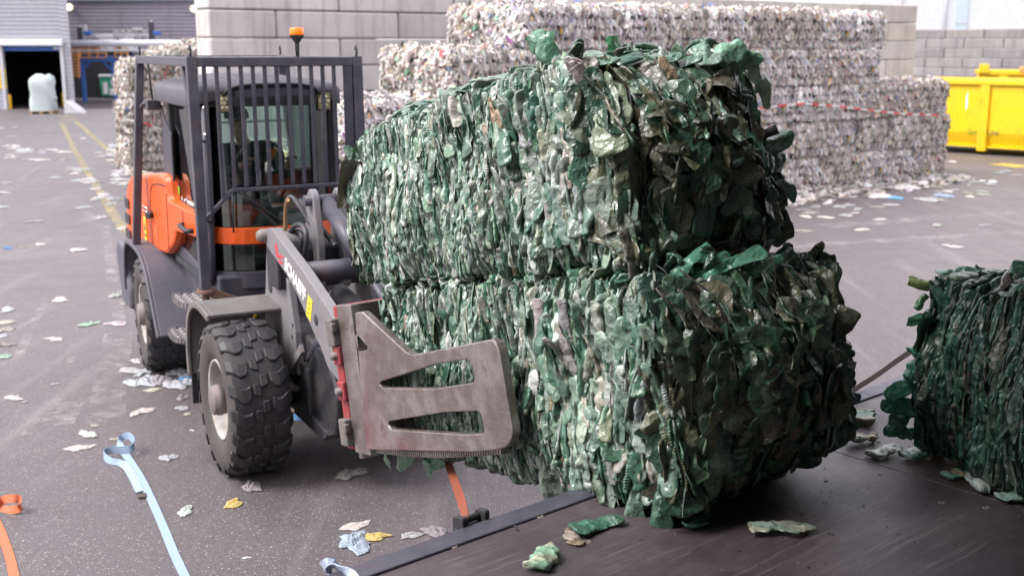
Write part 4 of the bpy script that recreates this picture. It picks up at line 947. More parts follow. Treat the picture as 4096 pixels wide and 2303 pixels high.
# fenders ------------------------------------------------
def shell(prof, y0, y1, th, name, mat, bev=.012, lip=0.0):
    """bent sheet: outer profile (x,z) list, thickness inward (towards below)"""
    mb = MB(); n = len(prof); inn = []
    for i, p in enumerate(prof):
        a, b = Vector(prof[max(i - 1, 0)]), Vector(prof[min(i + 1, n - 1)]); t = (b - a).normalized(); nn = Vector((t.y, -t.x)); inn.append((p[0] + nn.x * th, p[1] + nn.y * th))
    mb.prism(list(prof) + inn[::-1], y0, y1)
    if lip: 
        inn2 = []
        for i, p in enumerate(prof):
            a, b = Vector(prof[max(i - 1, 0)]), Vector(prof[min(i + 1, n - 1)]); t = (b - a).normalized(); nn = Vector((t.y, -t.x)); inn2.append((p[0] + nn.x * lip, p[1] + nn.y * lip))
        mb.prism(list(prof) + inn2[::-1], y0 - .03, y0)
    return mb.build(name, mat, ld, bev, 2)
def smoothp(pts, k=4):
    out = []; P = [Vector(p) for p in pts]
    for i in range(len(P) - 1):
        p0, p1, p2, p3 = P[max(i - 1, 0)], P[i], P[i + 1], P[min(i + 2, len(P) - 1)]
        for j in range(k):
            t = j / k; v = .5 * ((2 * p1) + (p2 - p0) * t + (2 * p0 - 5 * p1 + 4 * p2 - p3) * t * t + (3 * p1 - p0 - 3 * p2 + p3) * t ** 3); out.append((v.x, v.y))
    out.append(tuple(P[-1])); return out
rf = smoothp([(-3.98, .62), (-3.93, .9), (-3.8, 1.11), (-3.6, 1.17), (-3.1, 1.16), (-2.86, 1.09), (-2.68, .97), (-2.48, .74), (-2.28, .5)])
shell(rf, -.92, -.38, .03, 'rear_fender', M['plastic_grey'], .008, .04)
shell([(x, z) for x, z in rf], mir(-.38), mir(-.92), .03, 'rear_fender', M['plastic_grey'])
# inner body side in front of the rear fender, under the cab
MB().prism([(-2.5, .72), (-1.3, .72), (-1.3, 1.18), (-2.4, 1.2), (-2.95, 1.12)], -.6, mir(-.6)).build('platform_body', M['dark_metal'], ld, .02)
ff = smoothp([(-.97, .50), (-.985, .72), (-.9, .98), (-.72, 1.12), (-.5, 1.165), (-.16, 1.14)], 5)
shell(ff, -.93, -.33, .028, 'front_fender', M['fender_dusty'], .008, .05)
shell(ff, mir(-.33), mir(-.93), .028, 'front_fender', M['fender_dusty'], .008)
MB().box((-.99, -.74, .42), (.02, .38, .34)).build('mud_flap', M['black'], ld, .006)
MB().box((-.98, mir(-.74), .42), (.02, .38, .34)).build('mud_flap', M['black'], ld, .006)
# steps ---------------------------------------------------
def step(x, z, wx, label):
    out = fillet([(x - wx, -.60), (x - wx, -.92), (x + wx, -.92), (x + wx, -.60)], .16, 7); mb = MB(); mb.prism(out, z - .028, z - .01, ax=2)
    for i in range(0, len(out)):
        a = Vector(out[i]); b = Vector(out[(i + 1) % len(out)]); L_ = (b - a).length; m = max(1, int(L_ / .022))
        for k in range(m):
            c = a.lerp(b, (k + .5) / m); d = (b - a).normalized(); mb.box((c.x, c.y, z - .01), (.012, .01, .05), Matrix.Rotation(math.atan2(d.y, d.x), 3, 'Z'))
    for i in range(5):
        for j in range(4): mb.lathe([(z - .01, .022), (z + .008, .02), (z + .008, .012), (z - .01, .012)], (x - wx * .7 + i * wx * .35, -.87 + j * .07, 0), 'z', 8)
    MB_ = mb.build('step', paint('worn step steel', (.2, .19, .2), .5, .4, .6, (.3, .26, .23), 12, .1), ld); MB_['label'] = label
    MB().bar((x, -.6, z - .04), (x + .05, -.42, z + .05), .05, .03).build('step_bracket', M['dark_metal'], ld)
step(-1.48, .99, .25, 'upper oval toothed step below the cab post'); step(-1.78, .63, .24, 'lower oval toothed step by the rear fender')
o = MB().prism(fillet([(-.16, -.46), (-.16, -.2), (.14, -.2), (.14, -.46)], .05), .585, .62, ax=2).build('step', M['fender_dusty'], ld, .006); o['label'] = 'dusty flat step behind the front wheel'
# cab -----------------------------------------------------
cab = bpy.data.objects.new('cab', None); COL.objects.link(cab); cab.parent = ld
yr, yl = -.66, mir(-.66)
XF = -1.47
def front_curve(z0, z1, bulge, y0=yr + .06, y1=yl - .06, n=14, xf=XF, lean=0.):
    G_ = []
    for i in range(n + 1):
        t = i / n; y = y0 + (y1 - y0) * t; x = xf + bulge * (1 - (2 * t - 1) ** 4) ; G_.append([(x, y, z0), (x - lean, y, z1)])
    return G_
def band(z0, z1, bulge, name, mat, parent, th=.03, xf=XF):
    Gf = front_curve(z0, z1, bulge, xf=xf); mb = MB(); Gb = [[(a[0] - th, a[1], a[2]), (b[0] - th, b[1], b[2])] for a, b in Gf]
    loop = [[g[0], g[1], h[1], h[0], g[0]] for g, h in zip(Gf, Gb)]; mb.grid(loop, 0, False)
    for e in (0, -1): mb.add([Gf[e][0], Gf[e][1], Gb[e][1], Gb[e][0]], [(0, 1, 2, 3)])
    return mb.build(name, mat, parent, .004)
band(1.575, 2.56, .20, 'windscreen', M['glass'], cab, .006, XF - .01)
band(1.215, 1.43, .20, 'lower_window', M['dark_glass'], cab, .01, XF - .0)
b1 = band(1.438, 1.567, .215, 'orange_belt', M['orange'], cab, .05)
MB().bar((XF + .217, .03 + YC, 1.438), (XF + .217, .03 + YC, 1.567), .008, .006).build('belt_gap', M['black'], cab)
band(1.07, 1.206, .21, 'front_skirt', M['dark_metal'], cab, .05)
band(2.54, 2.62, .205, 'header', M['black'], cab, .05)
# pillars
for y in (yr + .035, yl - .035):
    MB().box((XF - .03, y, 1.88), (.085, .075, 1.46)).build('pillar', M['black'], cab, .015)
    MB().box((-2.70, y + (-.02 if y < 0 else .02), 1.88), (.08, .03, 1.5)).build('pillar', M['black'], cab, .015)
    MB().prism([(-2.66, 1.12), (-1.5, 1.07), (-1.5, 1.17), (-2.4, 1.26), (-2.66, 1.3)], y - .03, y + .03).build('sill', M['dark_metal'], cab, .01)
    MB().box((-2.1, y, 2.56), (1.3, .06, .07)).build('roof_rail', M['black'], cab, .01)
MB().prism(fillet([(-2.95, 1.72), (-2.60, 1.64), (-2.56, 1.9), (-2.56, 2.25), (-2.8, 2.36), (-2.95, 2.5)], .03), yr - .012, yr + .004).build('air_duct', M['dark_metal'], cab, .006)
MB().prism([(-2.68, 1.70), (-2.45, 1.66), (-1.52, 1.655), (-1.52, 2.54), (-2.68, 2.54)], yr + .03, yr + .036).build('side_window', M['glass'], cab)
MB().prism([(-2.68, 1.3), (-1.52, 1.3), (-1.52, 2.54), (-2.68, 2.54)], yl - .036, yl - .03).build('side_window', M['glass'], cab)
MB().prism([(-2.36, 1.22), (-1.54, 1.16), (-1.54, 1.42), (-2.3, 1.42), (-2.38, 1.32)], yr + .02, yr + .028).build('lower_side_window', M['dark_glass'], cab)
MB().box((-2.72, YC, 2.2), (.006, 1.1, .68)).build('rear_window', M['glass'], cab)
MB().box((-2.72, YC, 1.55), (.06, 1.2, .6)).build('rear_panel', M['interior'], cab)
MB().box((-2.05, YC, 1.13), (1.25, 1.16, .06)).build('floor', M['interior'], cab)
MB().bar((-2.67, yr + .033, 1.71), (-2.45, yr + .033, 1.67), .03, .02).bar((-2.45, yr + .033, 1.67), (-1.52, yr + .033, 1.665), .03, .02).bar((-2.67, yr + .033, 1.7), (-2.67, yr + .033, 2.54), .03, .02).bar((-1.54, yr + .033, 1.66), (-1.54, yr + .033, 2.54), .03, .02).build('window_seal', M['black'], cab)
# roof: domed shell with rounded edges and a dark visor under its front
mb = MB(); G_ = []
x0r, x1r, y0r, y1r = -3.1, -1.38, -.73, mir(-.73)
def outline(ins):
    return fillet([(x0r + ins, y0r + ins), (x1r - ins, y0r + ins), (x1r - ins, y1r - ins), (x0r + ins, y1r - ins)], .2, 9)
rings = [outline(.04), outline(.004), outline(.0), outline(.0), outline(.0), outline(.008), outline(.03), outline(.07), outline(.16), outline(.42)]
zz = [2.53, 2.53, 2.537, 2.60, 2.655, 2.675, 2.695, 2.71, 2.735, 2.775]
rr = []
for li, (r, z) in enumerate(zip(rings, zz)):
    row = []
    for x, y in r:
        fr_ = max(0., min(1., (x + 1.75) / .35)); t_ = abs(y - YC) / .64
        bul = .07 * (1 - t_ ** 2) * fr_
        lift = .075 * fr_ * max(0., 1 - t_ ** 4) if li < 4 else 0.     # the front edge arches up over the visor
        row.append((x + bul, y, z + lift))
    rr.append(row + [row[0]])
mb.grid(rr, 0, True); mb.add([v for v in rr[-1][:-1]], [list(range(len(rr[-1]) - 1))], 0, True); mb.add([v for v in rr[0][:-1]], [list(range(len(rr[0]) - 1))], 0)
mb.build('roof', M['roof_grey'], cab)
mb = MB(); top = []; bot = []
for i in range(17):
    t = i / 16; y = YC - .40 + .80 * t; e = max(0., 1 - (2 * t - 1) ** 4); b_ = .07 * (1 - ((y - YC) / .64) ** 2)
    top.append((x1r + b_ + .012, y, 2.625 + .085 * e ** .6)); bot.append((x1r + b_ + .0, y, 2.61 - .015 * e))
mb.grid([top, bot], 0, False); mb.build('roof_visor', M['interior'], cab)
MB().tube([(p_[0] + .004, p_[1], p_[2]) for p_ in top], .013, 8).build('visor_edge', M['black'], cab)
mb = MB(); mb.grid([[(p_[0] + .006, p_[1], p_[2] - .03) for p_ in top[2:-2]], [(p_[0] + .02, p_[1], p_[2] + .008) for p_ in bot[2:-2]]], 0, False); mb.build('sun_visor', M['roof_grey'], cab)
# lamps on the cab front
for yy in (-.475, .343):
    lp = MB().box((-1.36, yy, 2.565), (.05, .115, .15)).bar((-1.38, yy, 2.62), (-1.38, yy, 2.68), .03).build('headlight', M['black'], cab, .012)
    l2 = MB().box((-1.332, yy, 2.565), (.012, .1, .13)).build('lens', paint('dim led reflector', (.42, .38, .2), .35, .2), lp, .004)
    mb = MB()
    for a in range(7): 
        an = a * math.pi / 3; rr_ = 0 if a == 6 else .034; mb.lathe([(0, .017), (.008, .014), (.01, .001)], (-1.326, yy + rr_ * math.cos(an), 2.565 + rr_ * math.sin(an) * 1.15), 'x', 12)
    mb.build('led', M['lamp_lens'], lp)
# mirror bracket at the rear roof corner, grab rail, handles, wiper
MB().tube([(-2.98, -.68, 2.5), (-3.06, -.80, 2.5), (-3.1, -.82, 2.46)], .018, 8).box((-3.02, -.73, 2.49), (.2, .12, .09)).build('mirror_bracket', M['dark_metal'], cab, .02)
MB().tube([(-3.05, -.72, 2.52), (-3.06, -.74, 2.9)], .01, 6).build('antenna', M['black'], cab)
gr = [q(819, 430, 0, -1.42), q(834, 700, 0, -1.42), q(845, 1000, 0, -1.42), q(848, 1120, 0, -1.42)]
MB().tube([tuple(g) for g in gr], .034, 12).build('grab_rail', M['dark_metal'], cab)
for x, y in ((818, 432), (823, 540), (838, 875)): c = q(x, y, 0, -1.38); MB().lathe([(-.01, .016), (.0, .016), (.008, .001)], tuple(c), 'x', 10).build('bolt_head', M['chrome'], cab)
for (x, y) in ((815, 572), (832, 890)): c = q(x, y, 0, -1.40); MB().tube([tuple(c + np.array([0, -.05, -.02])), tuple(c + np.array([.03, -.02, .02])), tuple(c + np.array([0, .04, 0]))], .014, 8).build('rail_clip', M['dark_metal'], cab)
w0, w1 = q(935, 925, 0, XF + .235), q(935, 765, 0, XF + .235)
MB().tube([tuple(q(934, 930, 0, XF + .22)), tuple(q(930, 770, 0, XF + .215))], .008, 6).tube([tuple(q(955, 765, 0, XF + .225)), tuple(q(1140, 895, 0, XF + .23))], .009, 6).bar(tuple(q(990, 800, 0, XF + .215)), tuple(q(1105, 900, 0, XF + .215)), .012, .03).build('wiper', M['black'], cab)
# sticker: colourful ring and hand-written letters on the side glass, green stripe
yg = yr + .026
rc = q(705, 755, 1, yg)
for (a0, a1, col, k) in ((100, 215, (.05, .32, .75), 0), (215, 300, (.95, .45, .05), 1), (300, 395, (.2, .6, .08), 2), (35, 100, (.75, .03, .25), 3)):
    mb = MB(); rows = []
    for t in np.linspace(a0 + 3, a1 - 3, 10): 
        a = R_(t); rows.append([(rc[0] + .15 * math.cos(a), yg - .002, rc[2] + .078 * math.sin(a)), (rc[0] + .08 * math.cos(a), yg - .002, rc[2] + .045 * math.sin(a))])
    mb.grid(rows, 0, False).build('ring_sticker', simple('ring sticker colour', col, .4), cab)
for body, pxl, sz in (('LOET', (738, 812), .065), ('ET', (770, 832), .05)):
    vs, fs = text_mesh(body, sz, .001, .002); c = q(*pxl, 1, yg); mb = MB(); mb.add([(c[0] + v[0] * 3.2 - .1, yg - .003 - v[2], c[2] + v[1]) for v in vs], fs); mb.build('window_lettering', M['white_letter'], cab)
a, b = q(724, 818, 1, yg), q(786, 862, 1, yg); MB().bar((a[0], yg - .003, a[2]), (b[0], yg - .003, b[2]), .004, .035).build('green_stripe', simple('lime stripe', (.16, .62, .05), .4), cab)
# interior
MB().box((-2.32, -.06, 1.5), (.5, .5, .14)).build('seat_cushion', M['interior'], cab, .05, 3); MB().box((-2.58, -.06, 1.78), (.12, .44, .5)).build('seat_back', M['interior'], cab, .05, 3)
MB().lathe([(0, .30), (.3, .28), (.42, .22), (.48, .02)], (-1.62, .02, 1.2), 'z', 28).build('console', M['grey_green'], cab)
MB().tube([(-1.58, -.08, 1.5), (-1.78, -.10, 2.0)], .045, 12).build('steering_column', M['interior'], cab)
SWc = Vector((-1.76, -.10, 2.06)); swx = Vector((0, 1, 0)); swy = Vector((.55, 0, .83)).normalized()
ring = [SWc + swx * .2 * math.cos(t) + swy * .2 * math.sin(t) for t in np.linspace(0, 2 * math.pi, 33)]
MB().tube(ring, .017, 10, cap=False).bar(SWc - swx * .19, SWc + swx * .19, .03, .015).bar(SWc, SWc - swy * .19, .03, .015).lathe([(-.02, .05), (.02, .05), (.025, .001)], SWc, 'x', 16).build('steering_wheel', M['black'], cab)
MB().tube([(-2.3, yr + .1, 1.75), (-2.3, yr + .1, 2.14), (-2.34, yr + .1, 2.18), (-2.55, yr + .1, 2.18)], .016, 8).build('inner_handle', M['grey_green'], cab)
MB().lathe([(1.78, .05), (2.04, .05), (2.08, .02), (2.12, .02)], (-2.55, yr + .12, 0), 'z', 16).build('fire_extinguisher', paint('dark red bottle', (.2, .02, .02), .4), cab)
a, b = q(1318, 740, 0, XF + .0), q(1343, 850, 0, XF); MB().box((XF, (a[1] + b[1]) / 2, (a[2] + b[2]) / 2), (.02, .07, abs(a[2] - b[2]))).build('inner_tag', M['red'], cab)
MB().box((-1.6, yl - .06, 2.12), (.02, .04, .38)).build('yellow_strip', M['yellow_sticker'], cab)
# guard cage ----------------------------------------------
gd = bpy.data.objects.new('guard_cage', None); COL.objects.link(gd); gd.parent = ld
CR, CL, CXF, CXR, CZ = -.75, .585, -1.2, -3.38, 2.89
tb = .072
def gb(nm, a, b, w=tb, h=None): return MB().bar(a, b, w, h).build(nm, M['cage'], gd, .006)
gb('front_post', (CXF, CR, CZ + .04), (-1.13, CR, 1.12), .078); gb('front_post', (CXF, CL, CZ + .04), (-1.13, CL, 1.12), .078)
gb('rear_post', (CXR, CR, CZ + .03), (-3.31, -.91, 1.13)); gb('rear_post', (CXR, CL, CZ + .03), (-3.31, mir(-.91), 1.13))
gb('top_beam', (CXF, CR + .04, CZ), (CXF, CL - .04, CZ)); gb('top_beam', (CXR, CR + .04, CZ), (CXR, CL - .04, CZ))
gb('side_beam', (CXF - .04, CR, CZ), (CXR + .036, CR, CZ)); gb('side_beam', (CXF - .04, CL, CZ), (CXR + .036, CL, CZ))
for k in range(9): y = CR + (CL - CR) * (k + 1) / 10; gb('roof_bar', (CXF - .037, y, CZ + .012), (CXR + .037, y, CZ + .012), .022, .03)
gb('corner_brace', (CXF - .25, CR, CZ - .04), (CXF - .01, CR, CZ - .42), .05, .04)
# front bars: 12 down to a lower cross bar, the outermost ones stop on a diagonal
zl = lambda y: 1.905 if y > -.47 else 1.905 - (-.47 - y) * 1.02
NB = 13
for k in range(NB):
    y = CR + (CL - CR) * (k + 1) / (NB + 1.1); gb('guard_bar', (CXF + .01, y, CZ - .036), (CXF + .025, y, zl(y) + .01), .03, .018 if k in (2,) else .03)
gb('guard_bar', (CXF + .0, CL - .075, CZ - .036), (CXF + .015, CL - .075, 1.9), .06)
gb('lower_beam', (CXF + .025, -.485, 1.895), (CXF + .025, CL, 1.895), .045, .03); gb('lower_beam', (CXF + .025, -.485, 1.895), (CXF + .02, CR, 1.63), .045, .03)
for x, y in ((CXF, CR), (CXF, CL), (CXR, CR), (CXR, CL)): MB().tube([(x, y, CZ + .03), (x + .02, y, CZ + .1), (x, y, CZ + .12), (x - .02, y, CZ + .09)], .009, 6).build('lifting_eye', M['black'], gd)
MB().lathe([(1.1, .07), (1.13, .07), (1.13, .05)], (-1.13, CR, 0), 'z', 14).bar((-1.13, CR, 1.12), (-1.1, -.5, 1.0), .07).lathe([(.98, .03), (1.1, .03)], (-1.13, CR, 0), 'z', 6).build('post_foot', paint('rusty foot', (.12, .06, .045), .7, .3, .5), gd)
# beacon
bc = q(1190, 220, 1, .1); B0 = (float(bc[0]), .1, 2.91)
be = MB().lathe([(0, .028), (.12, .028), (.12, .03), (.2, .03), (.22, .035), (.3, .095), (.315, .105), (.33, .105)], (0, 0, 0), 'z', 24).bar((.04, 0, .1), (.05, 0, .2), .03).build('beacon', M['black'], ld, loc=B0); be.scale = (.55, .55, .57)
MB().lathe([(.331, .1), (.345, .104), (.40, .1), (.425, .09), (.43, .001)], (0, 0, 0), 'z', 28).build('lens', M['lens_orange'], be)
# front tower, lift arms ----------------------------------
twr = side([(1066, 985), (1061, 1180), (1058, 1300), (1090, 1400), (1125, 1490), (1192, 1500), (1180, 1330), (1152, 1130), (1100, 1010)], -.42)
for s_ in (-1, 1):
    y0, y1 = (-.42, -.37) if s_ < 0 else (mir(-.37), mir(-.42))
    mb = MB().prism(twr, y0, y1); tw = mb.build('tower_plate', M['arm_grey'], ld, .006)
    if s_ < 0:
        c = q(1080, 1145, 1, -.424); MB().lathe([(-.003, .001), (-.003, .05), (.0, .052)], (c[0], -.421, c[2]), 'y', 20).build('hole', M['black'], tw)
        for x, y in ((1070, 1015), (1083, 1095), (1170, 1300), (1168, 1345)): c = q(x, y, 1, -.424); MB().lathe([(-.004, .001), (-.004, .014), (.0, .015)], (c[0], -.421, c[2]), 'y', 10).build('bolt_hole', M['black'], tw)
        a, b = q(1175, 1395, 1, -.5), q(1125, 1480, 1, -.5); MB().bar((a[0], -.44, a[2]), (b[0], -.44, b[2]), .02, .06).build('rib', M['arm_grey'], tw)
        MB().prism(side([(1026, 1252), (1037, 1255), (1034, 1322), (1016, 1310)], -.45), -.47, -.465).build('warning_sticker', M['yellow_sticker'], tw)
        c = q(1026, 1282, 1, -.474); MB().bar((c[0], -.472, c[2] + .03), (c[0] - .02, -.472, c[2] - .03), .02, .02).build('pictogram', M['black'], tw)
arm_px = [(1050, 935), (1060, 918), (1083, 911), (1205, 1075), (1311, 1234), (1364, 1325), (1405, 1440), (1432, 1560), (1418, 1600), (1400, 1580), (1311, 1470), (1285, 1395), (1258, 1340), (1205, 1215), (1160, 1120), (1105, 1040), (1066, 985)]
YA = -.50
arm = side(arm_px, YA)
def arm_at(x, y): c = q(x, y, 1, YA); return c[0], c[2]
for s_ in (-1, 1):
    y0, y1 = (YA, YA + .07) if s_ < 0 else (mir(YA) - .07, mir(YA))
    am = MB().prism(fillet(arm, .03, 3), y0, y1).build('lift_arm', M['arm_grey'], ld, .008, 2)
    c = arm_at(1060, 942); MB().lathe([(-.06, .001), (-.06, .03), (-.03, .05), (.13, .05)], (c[0], y0, c[1]), 'y', 20).build('pivot_pin', M['hub'], am)
    yo, sg = (y0, -1) if s_ < 0 else (y1, 1)
    c = arm_at(1265, 1278); MB().lathe([(-.003, .001), (-.003, .038), (0, .04)], (c[0], yo - .001, c[1]), 'y', 20).build('pin_hole', M['black'], am)
    # lettering along the arm
    a, b = arm_at(1139, 1062), arm_at(1222, 1198); d = Vector((b[0] - a[0], b[1] - a[1])); Lt = d.length; d.normalize()
    vs, fs = text_mesh('SCHAEFF', .13, .0012, .006); xm = max(v[0] for v in vs); k = Lt / xm; nrm2 = Vector((-d.y, d.x))
    mb = MB(); 
    if s_ < 0:
        mb.add([(a[0] + d.x * v[0] * k + nrm2.x * (v[1] - .02) * .95, yo + sg * (.0015 + v[2]), a[1] + d.y * v[0] * k + nrm2.y * (v[1] - .02) * .95) for v in vs], fs); mb.build('lettering', M['white_letter'], am)
        mb = MB()
        for (p0, p1, p2, p3) in (((1100, 977), (1107, 973), (1117, 1034), (1108, 1026)), ((1112, 1018), (1132, 1024), (1133, 1034), (1114, 1030)), ((1114, 1038), (1130, 1046), (1131, 1056), (1118, 1052))):
            mb.prism([arm_at(*p) for p in (p0, p1, p2, p3)], yo - .0025, yo)
        mb.build('emblem', M['red_letter'], am)
        st = MB().prism([arm_at(*p) for p in ((1233, 1180), (1251, 1205), (1244, 1285), (1226, 1260))], yo - .003, yo).build('warning_sticker', M['yellow_sticker'], am)
        mb = MB()
        for t in (.25, .5, .75): c = arm_at(1240 - 5 * t, 1195 + 75 * t); mb.box((c[0], yo - .0035, c[1]), (.05, .001, .012))
        mb.build('sticker_text', simple('sticker print', (.3, .2, .02), .6), st)
ct_ = q(1290, 1048, 1, YC); MB().tube([(.42, YA + .04, 1.50), (.42, mir(YA) - .04, 1.50)], .075, 20).build('cross_tube', M['dark_metal'], ld)
# tilt linkage tower with hoses
mp_ = [(-.12, 1.30), (.10, 1.30), (.12, 1.62), (.02, 1.98), (-.06, 2.02), (-.14, 1.94), (-.2, 1.6)]
for y in (YC - .12, YC + .07): MB().prism(fillet(mp_, .05), y, y + .05).build('link_plate', M['arm_grey'], ld, .006)
MB().tube([(-.03, YC - .17, 1.93), (-.03, YC + .17, 1.93)], .04, 14).build('link_pin', M['dark_metal'], ld)
MB().box((-.15, YC, 1.45), (.28, .78, .3)).build('cross_frame', M['black'], ld, .02)
MB().prism(fillet([(-.3, 1.5), (-.05, 1.5), (-.05, 1.66), (-.12, 1.7), (-.3, 1.7)], .04), -.47, -.2).build('valve_cover', M['arm_grey'], ld, .01)
MB().tube([(.0, YC, 1.9), (.62, YC, 1.62)], .06, 16).tube([(.6, YC, 1.63), (1.25, YC, 1.33)], .034, 14).build('tilt_cylinder', M['dark_metal'], ld)
MB().tube([(.25, YC - .02, 1.3), (1.05, YC - .02, 1.19)], .07, 18).tube([(1.0, YC - .02, 1.2), (1.08, YC - .02, 1.185)], .085, 18).tube([(1.05, YC - .02, 1.19), (1.5, YC - .02, 1.12)], .04, 14).build('hydraulic_cylinder', M['black'], ld)
MB().tube([(.1, YC - .22, .75), (.6, YC - .22, 1.15)], .05, 14).tube([(.55, YC - .22, 1.1), (.8, YC - .25, 1.3)], .03, 12).build('hydraulic_cylinder', M['dark_metal'], ld)
MB().prism([(.2, 1.95), (.7, 1.86), (1.05, 1.62), (.95, 1.58), (.55, 1.78), (.2, 1.88)], .22, .26).build('hose_guard', M['silver'], ld, .006)
def hose(pts, r=.018, mat='hose'):
    P = [Vector(p) for p in pts]; out = []
    for i in range(len(P) - 1):
        p0, p1, p2, p3 = P[max(i - 1, 0)], P[i], P[i + 1], P[min(i + 2, len(P) - 1)]
        for k in range(8): t = k / 8; out.append(.5 * ((2 * p1) + (p2 - p0) * t + (2 * p0 - 5 * p1 + 4 * p2 - p3) * t * t + (3 * p1 - p0 - 3 * p2 + p3) * t ** 3))
    out.append(P[-1]); return MB().tube(out, r, 10).build('hydraulic_hose', M[mat], ld)
def H(*pts): return [tuple(q(x, y, 1, v)) for x, y, v in pts]
hose(H((1142, 925, -.30), (1143, 850, -.30), (1150, 800, -.30), (1170, 790, -.27), (1200, 830, -.24), (1240, 890, -.2), (1272, 922, -.18)))
hose(H((1148, 1020, -.34), (1155, 950, -.34), (1175, 908, -.33), (1205, 900, -.32), (1224, 935, -.32), (1222, 1000, -.33), (1205, 1060, -.35)), .02)
hose(H((1160, 1010, -.3), (1172, 945, -.3), (1195, 925, -.3), (1210, 960, -.3), (1200, 1030, -.3)), .017)
hose(H((1143, 930, -.36), (1141, 870, -.36), (1146, 815, -.36), (1152, 800, -.36)), .014, 'copper')
hose(H((1200, 800, -.12), (1250, 860, -.1), (1300, 930, -.1), (1345, 985, -.1)), .02)
hose(H((1280, 840, .15), (1300, 800, .15), (1330, 840, .15), (1350, 890, .15)), .018)
hose(H((1285, 1210, -.44), (1310, 1260, -.42), (1345, 1310, -.42), (1365, 1345, -.42)), .022)
hose(H((1290, 1200, -.38), (1320, 1250, -.36), (1360, 1310, -.36)), .02)
# bale clamp: red carriage and two slotted steel plates, tilted back with the bales ------
cl = bpy.data.objects.new('bale_clamp', None); COL.objects.link(cl); cl.parent = ld
def l2f(P): return tuple(F.loc(LB.w(P)))
YP = -.125
def lp_(x, y): c = LB.px(x, y, 1, YP); return (c[0], c[2])
outl = [lp_(*p) for p in ((1436, 1252), (1462, 1248), (1650, 1420), (1692, 1416), (1990, 1357), (2012, 1400), (2028, 1500), (2068, 1735), (2040, 1780), (1990, 1790), (1900, 1798), (1480, 1790))]
outl = fillet(outl, [.01, .01, .05, .05, .06, .06, .1, .1, .1, .05, .02, .01])
h1 = fillet([lp_(*p) for p in ((1529, 1534), (1536, 1518), (1752, 1450), (1890, 1428), (1912, 1470), (1917, 1530), (1760, 1555), (1545, 1552))], [.03, .03, .02, .06, .04, .03, .03, .03])
h2 = fillet([lp_(*p) for p in ((1562, 1692), (1570, 1676), (1790, 1640), (1935, 1634), (1950, 1680), (1956, 1734), (1880, 1738), (1790, 1732), (1578, 1718))], [.03, .03, .02, .06, .04, .03, .02, .02, .03])
h3 = fillet([lp_(*p) for p in ((1434, 1344), (1448, 1338), (1486, 1384), (1484, 1396), (1448, 1402))], .025)
vs, fs = plate([outl, h1, h2, h3], .045, .006)
def build_l(mb, name, mat, parent, bev=0, **k):
    mb.xf(l2f); return mb.build(name, mat, parent, bev, **k)
LWb = 1.034
for yy, lab in ((YP, 'slotted clamp plate against the pale bale side'), (LWb + .13, 'slotted clamp plate on the far side')):
    mb = MB(); mb.add([(v[0], yy + v[2] + .0, v[1]) for v in vs], fs); raw = list(mb.v)
    o = build_l(mb, 'clamp_plate', M['steel'], cl, label=lab)
    at = o.data.attributes.new('redwear', 'FLOAT', 'POINT'); 
    at.data.foreach_set('value', [max(0., 1 - (v[0] + 2.43) / .22) * .9 for v in raw])
    # toothed lower blade curving under the plate, inner facing
    mb = MB(); sgn = 1 if yy < 0 else -1
    for k in range(60):
        x0 = -2.33 + k * .0225; zc = .045 + .1 * (x0 + 2.33) - .022 * math.sin(math.pi * (k + .5) / 60)
        mb.box((x0 + .011, yy + sgn * .035, zc), (.016, .045, .03))
    for k in range(20):
        x0 = -2.34 + k * .068; zc = .055 + .1 * (x0 + 2.34) - .022 * math.sin(math.pi * (k + .5) / 20)
        mb.box((x0 + .034, yy + sgn * .034, zc + .02), (.07, .03, .04))
    build_l(mb, 'toothed_blade', M['steel'], cl, .002)
# carriage
xe = -2.45
mb = MB().box((-2.385, YP + .006, .43), (.19, .045, .82)).box((xe - .065, LWb / 2, .40), (.04, LWb + .2, .86)); build_l(mb, 'carriage_plate', M['steel'], cl, .006)
mb = MB().box((xe - .12, LWb / 2, .78), (.1, LWb + .2, .1)).box((xe - .12, LWb / 2, .1), (.1, LWb + .2, .1)).box((xe - .10, -.11, .34), (.09, .05, .62)).box((xe - .14, .25, .45), (.12, .06, .6)).box((xe - .14, .8, .45), (.12, .06, .6)); build_l(mb, 'carriage_frame', M['red'], cl, .008)
mb = MB().prism(fillet([(xe - .36, .62), (xe - .06, .62), (xe - .06, .86), (xe - .2, .88), (xe - .36, .76)], .05), .3, .37).prism(fillet([(xe - .36, .62), (xe - .06, .62), (xe - .06, .86), (xe - .2, .88), (xe - .36, .76)], .05), .62, .69); build_l(mb, 'coupling_bracket', M['red'], cl, .008)
for z_ in (.69, .13):
    mb = MB().box((xe - .085, -.15, z_), (.09, .055, .15)).box((xe - .03, -.175, z_ + .03), (.04, .03, .05)); build_l(mb, 'slide_claw', M['fender_dusty'], cl, .008)
for z_ in (.56, .36):
    mb = MB().box((xe - .08, -.145, z_), (.085, .03, .11)); build_l(mb, 'bolt_lug', M['red'], cl, .01)
    mb = MB(); mb.lathe([(-.03, .001), (-.03, .024), (.01, .026)], (xe - .08, -.155, z_), 'y', 6); build_l(mb, 'bolt_head', M['hub'], cl)
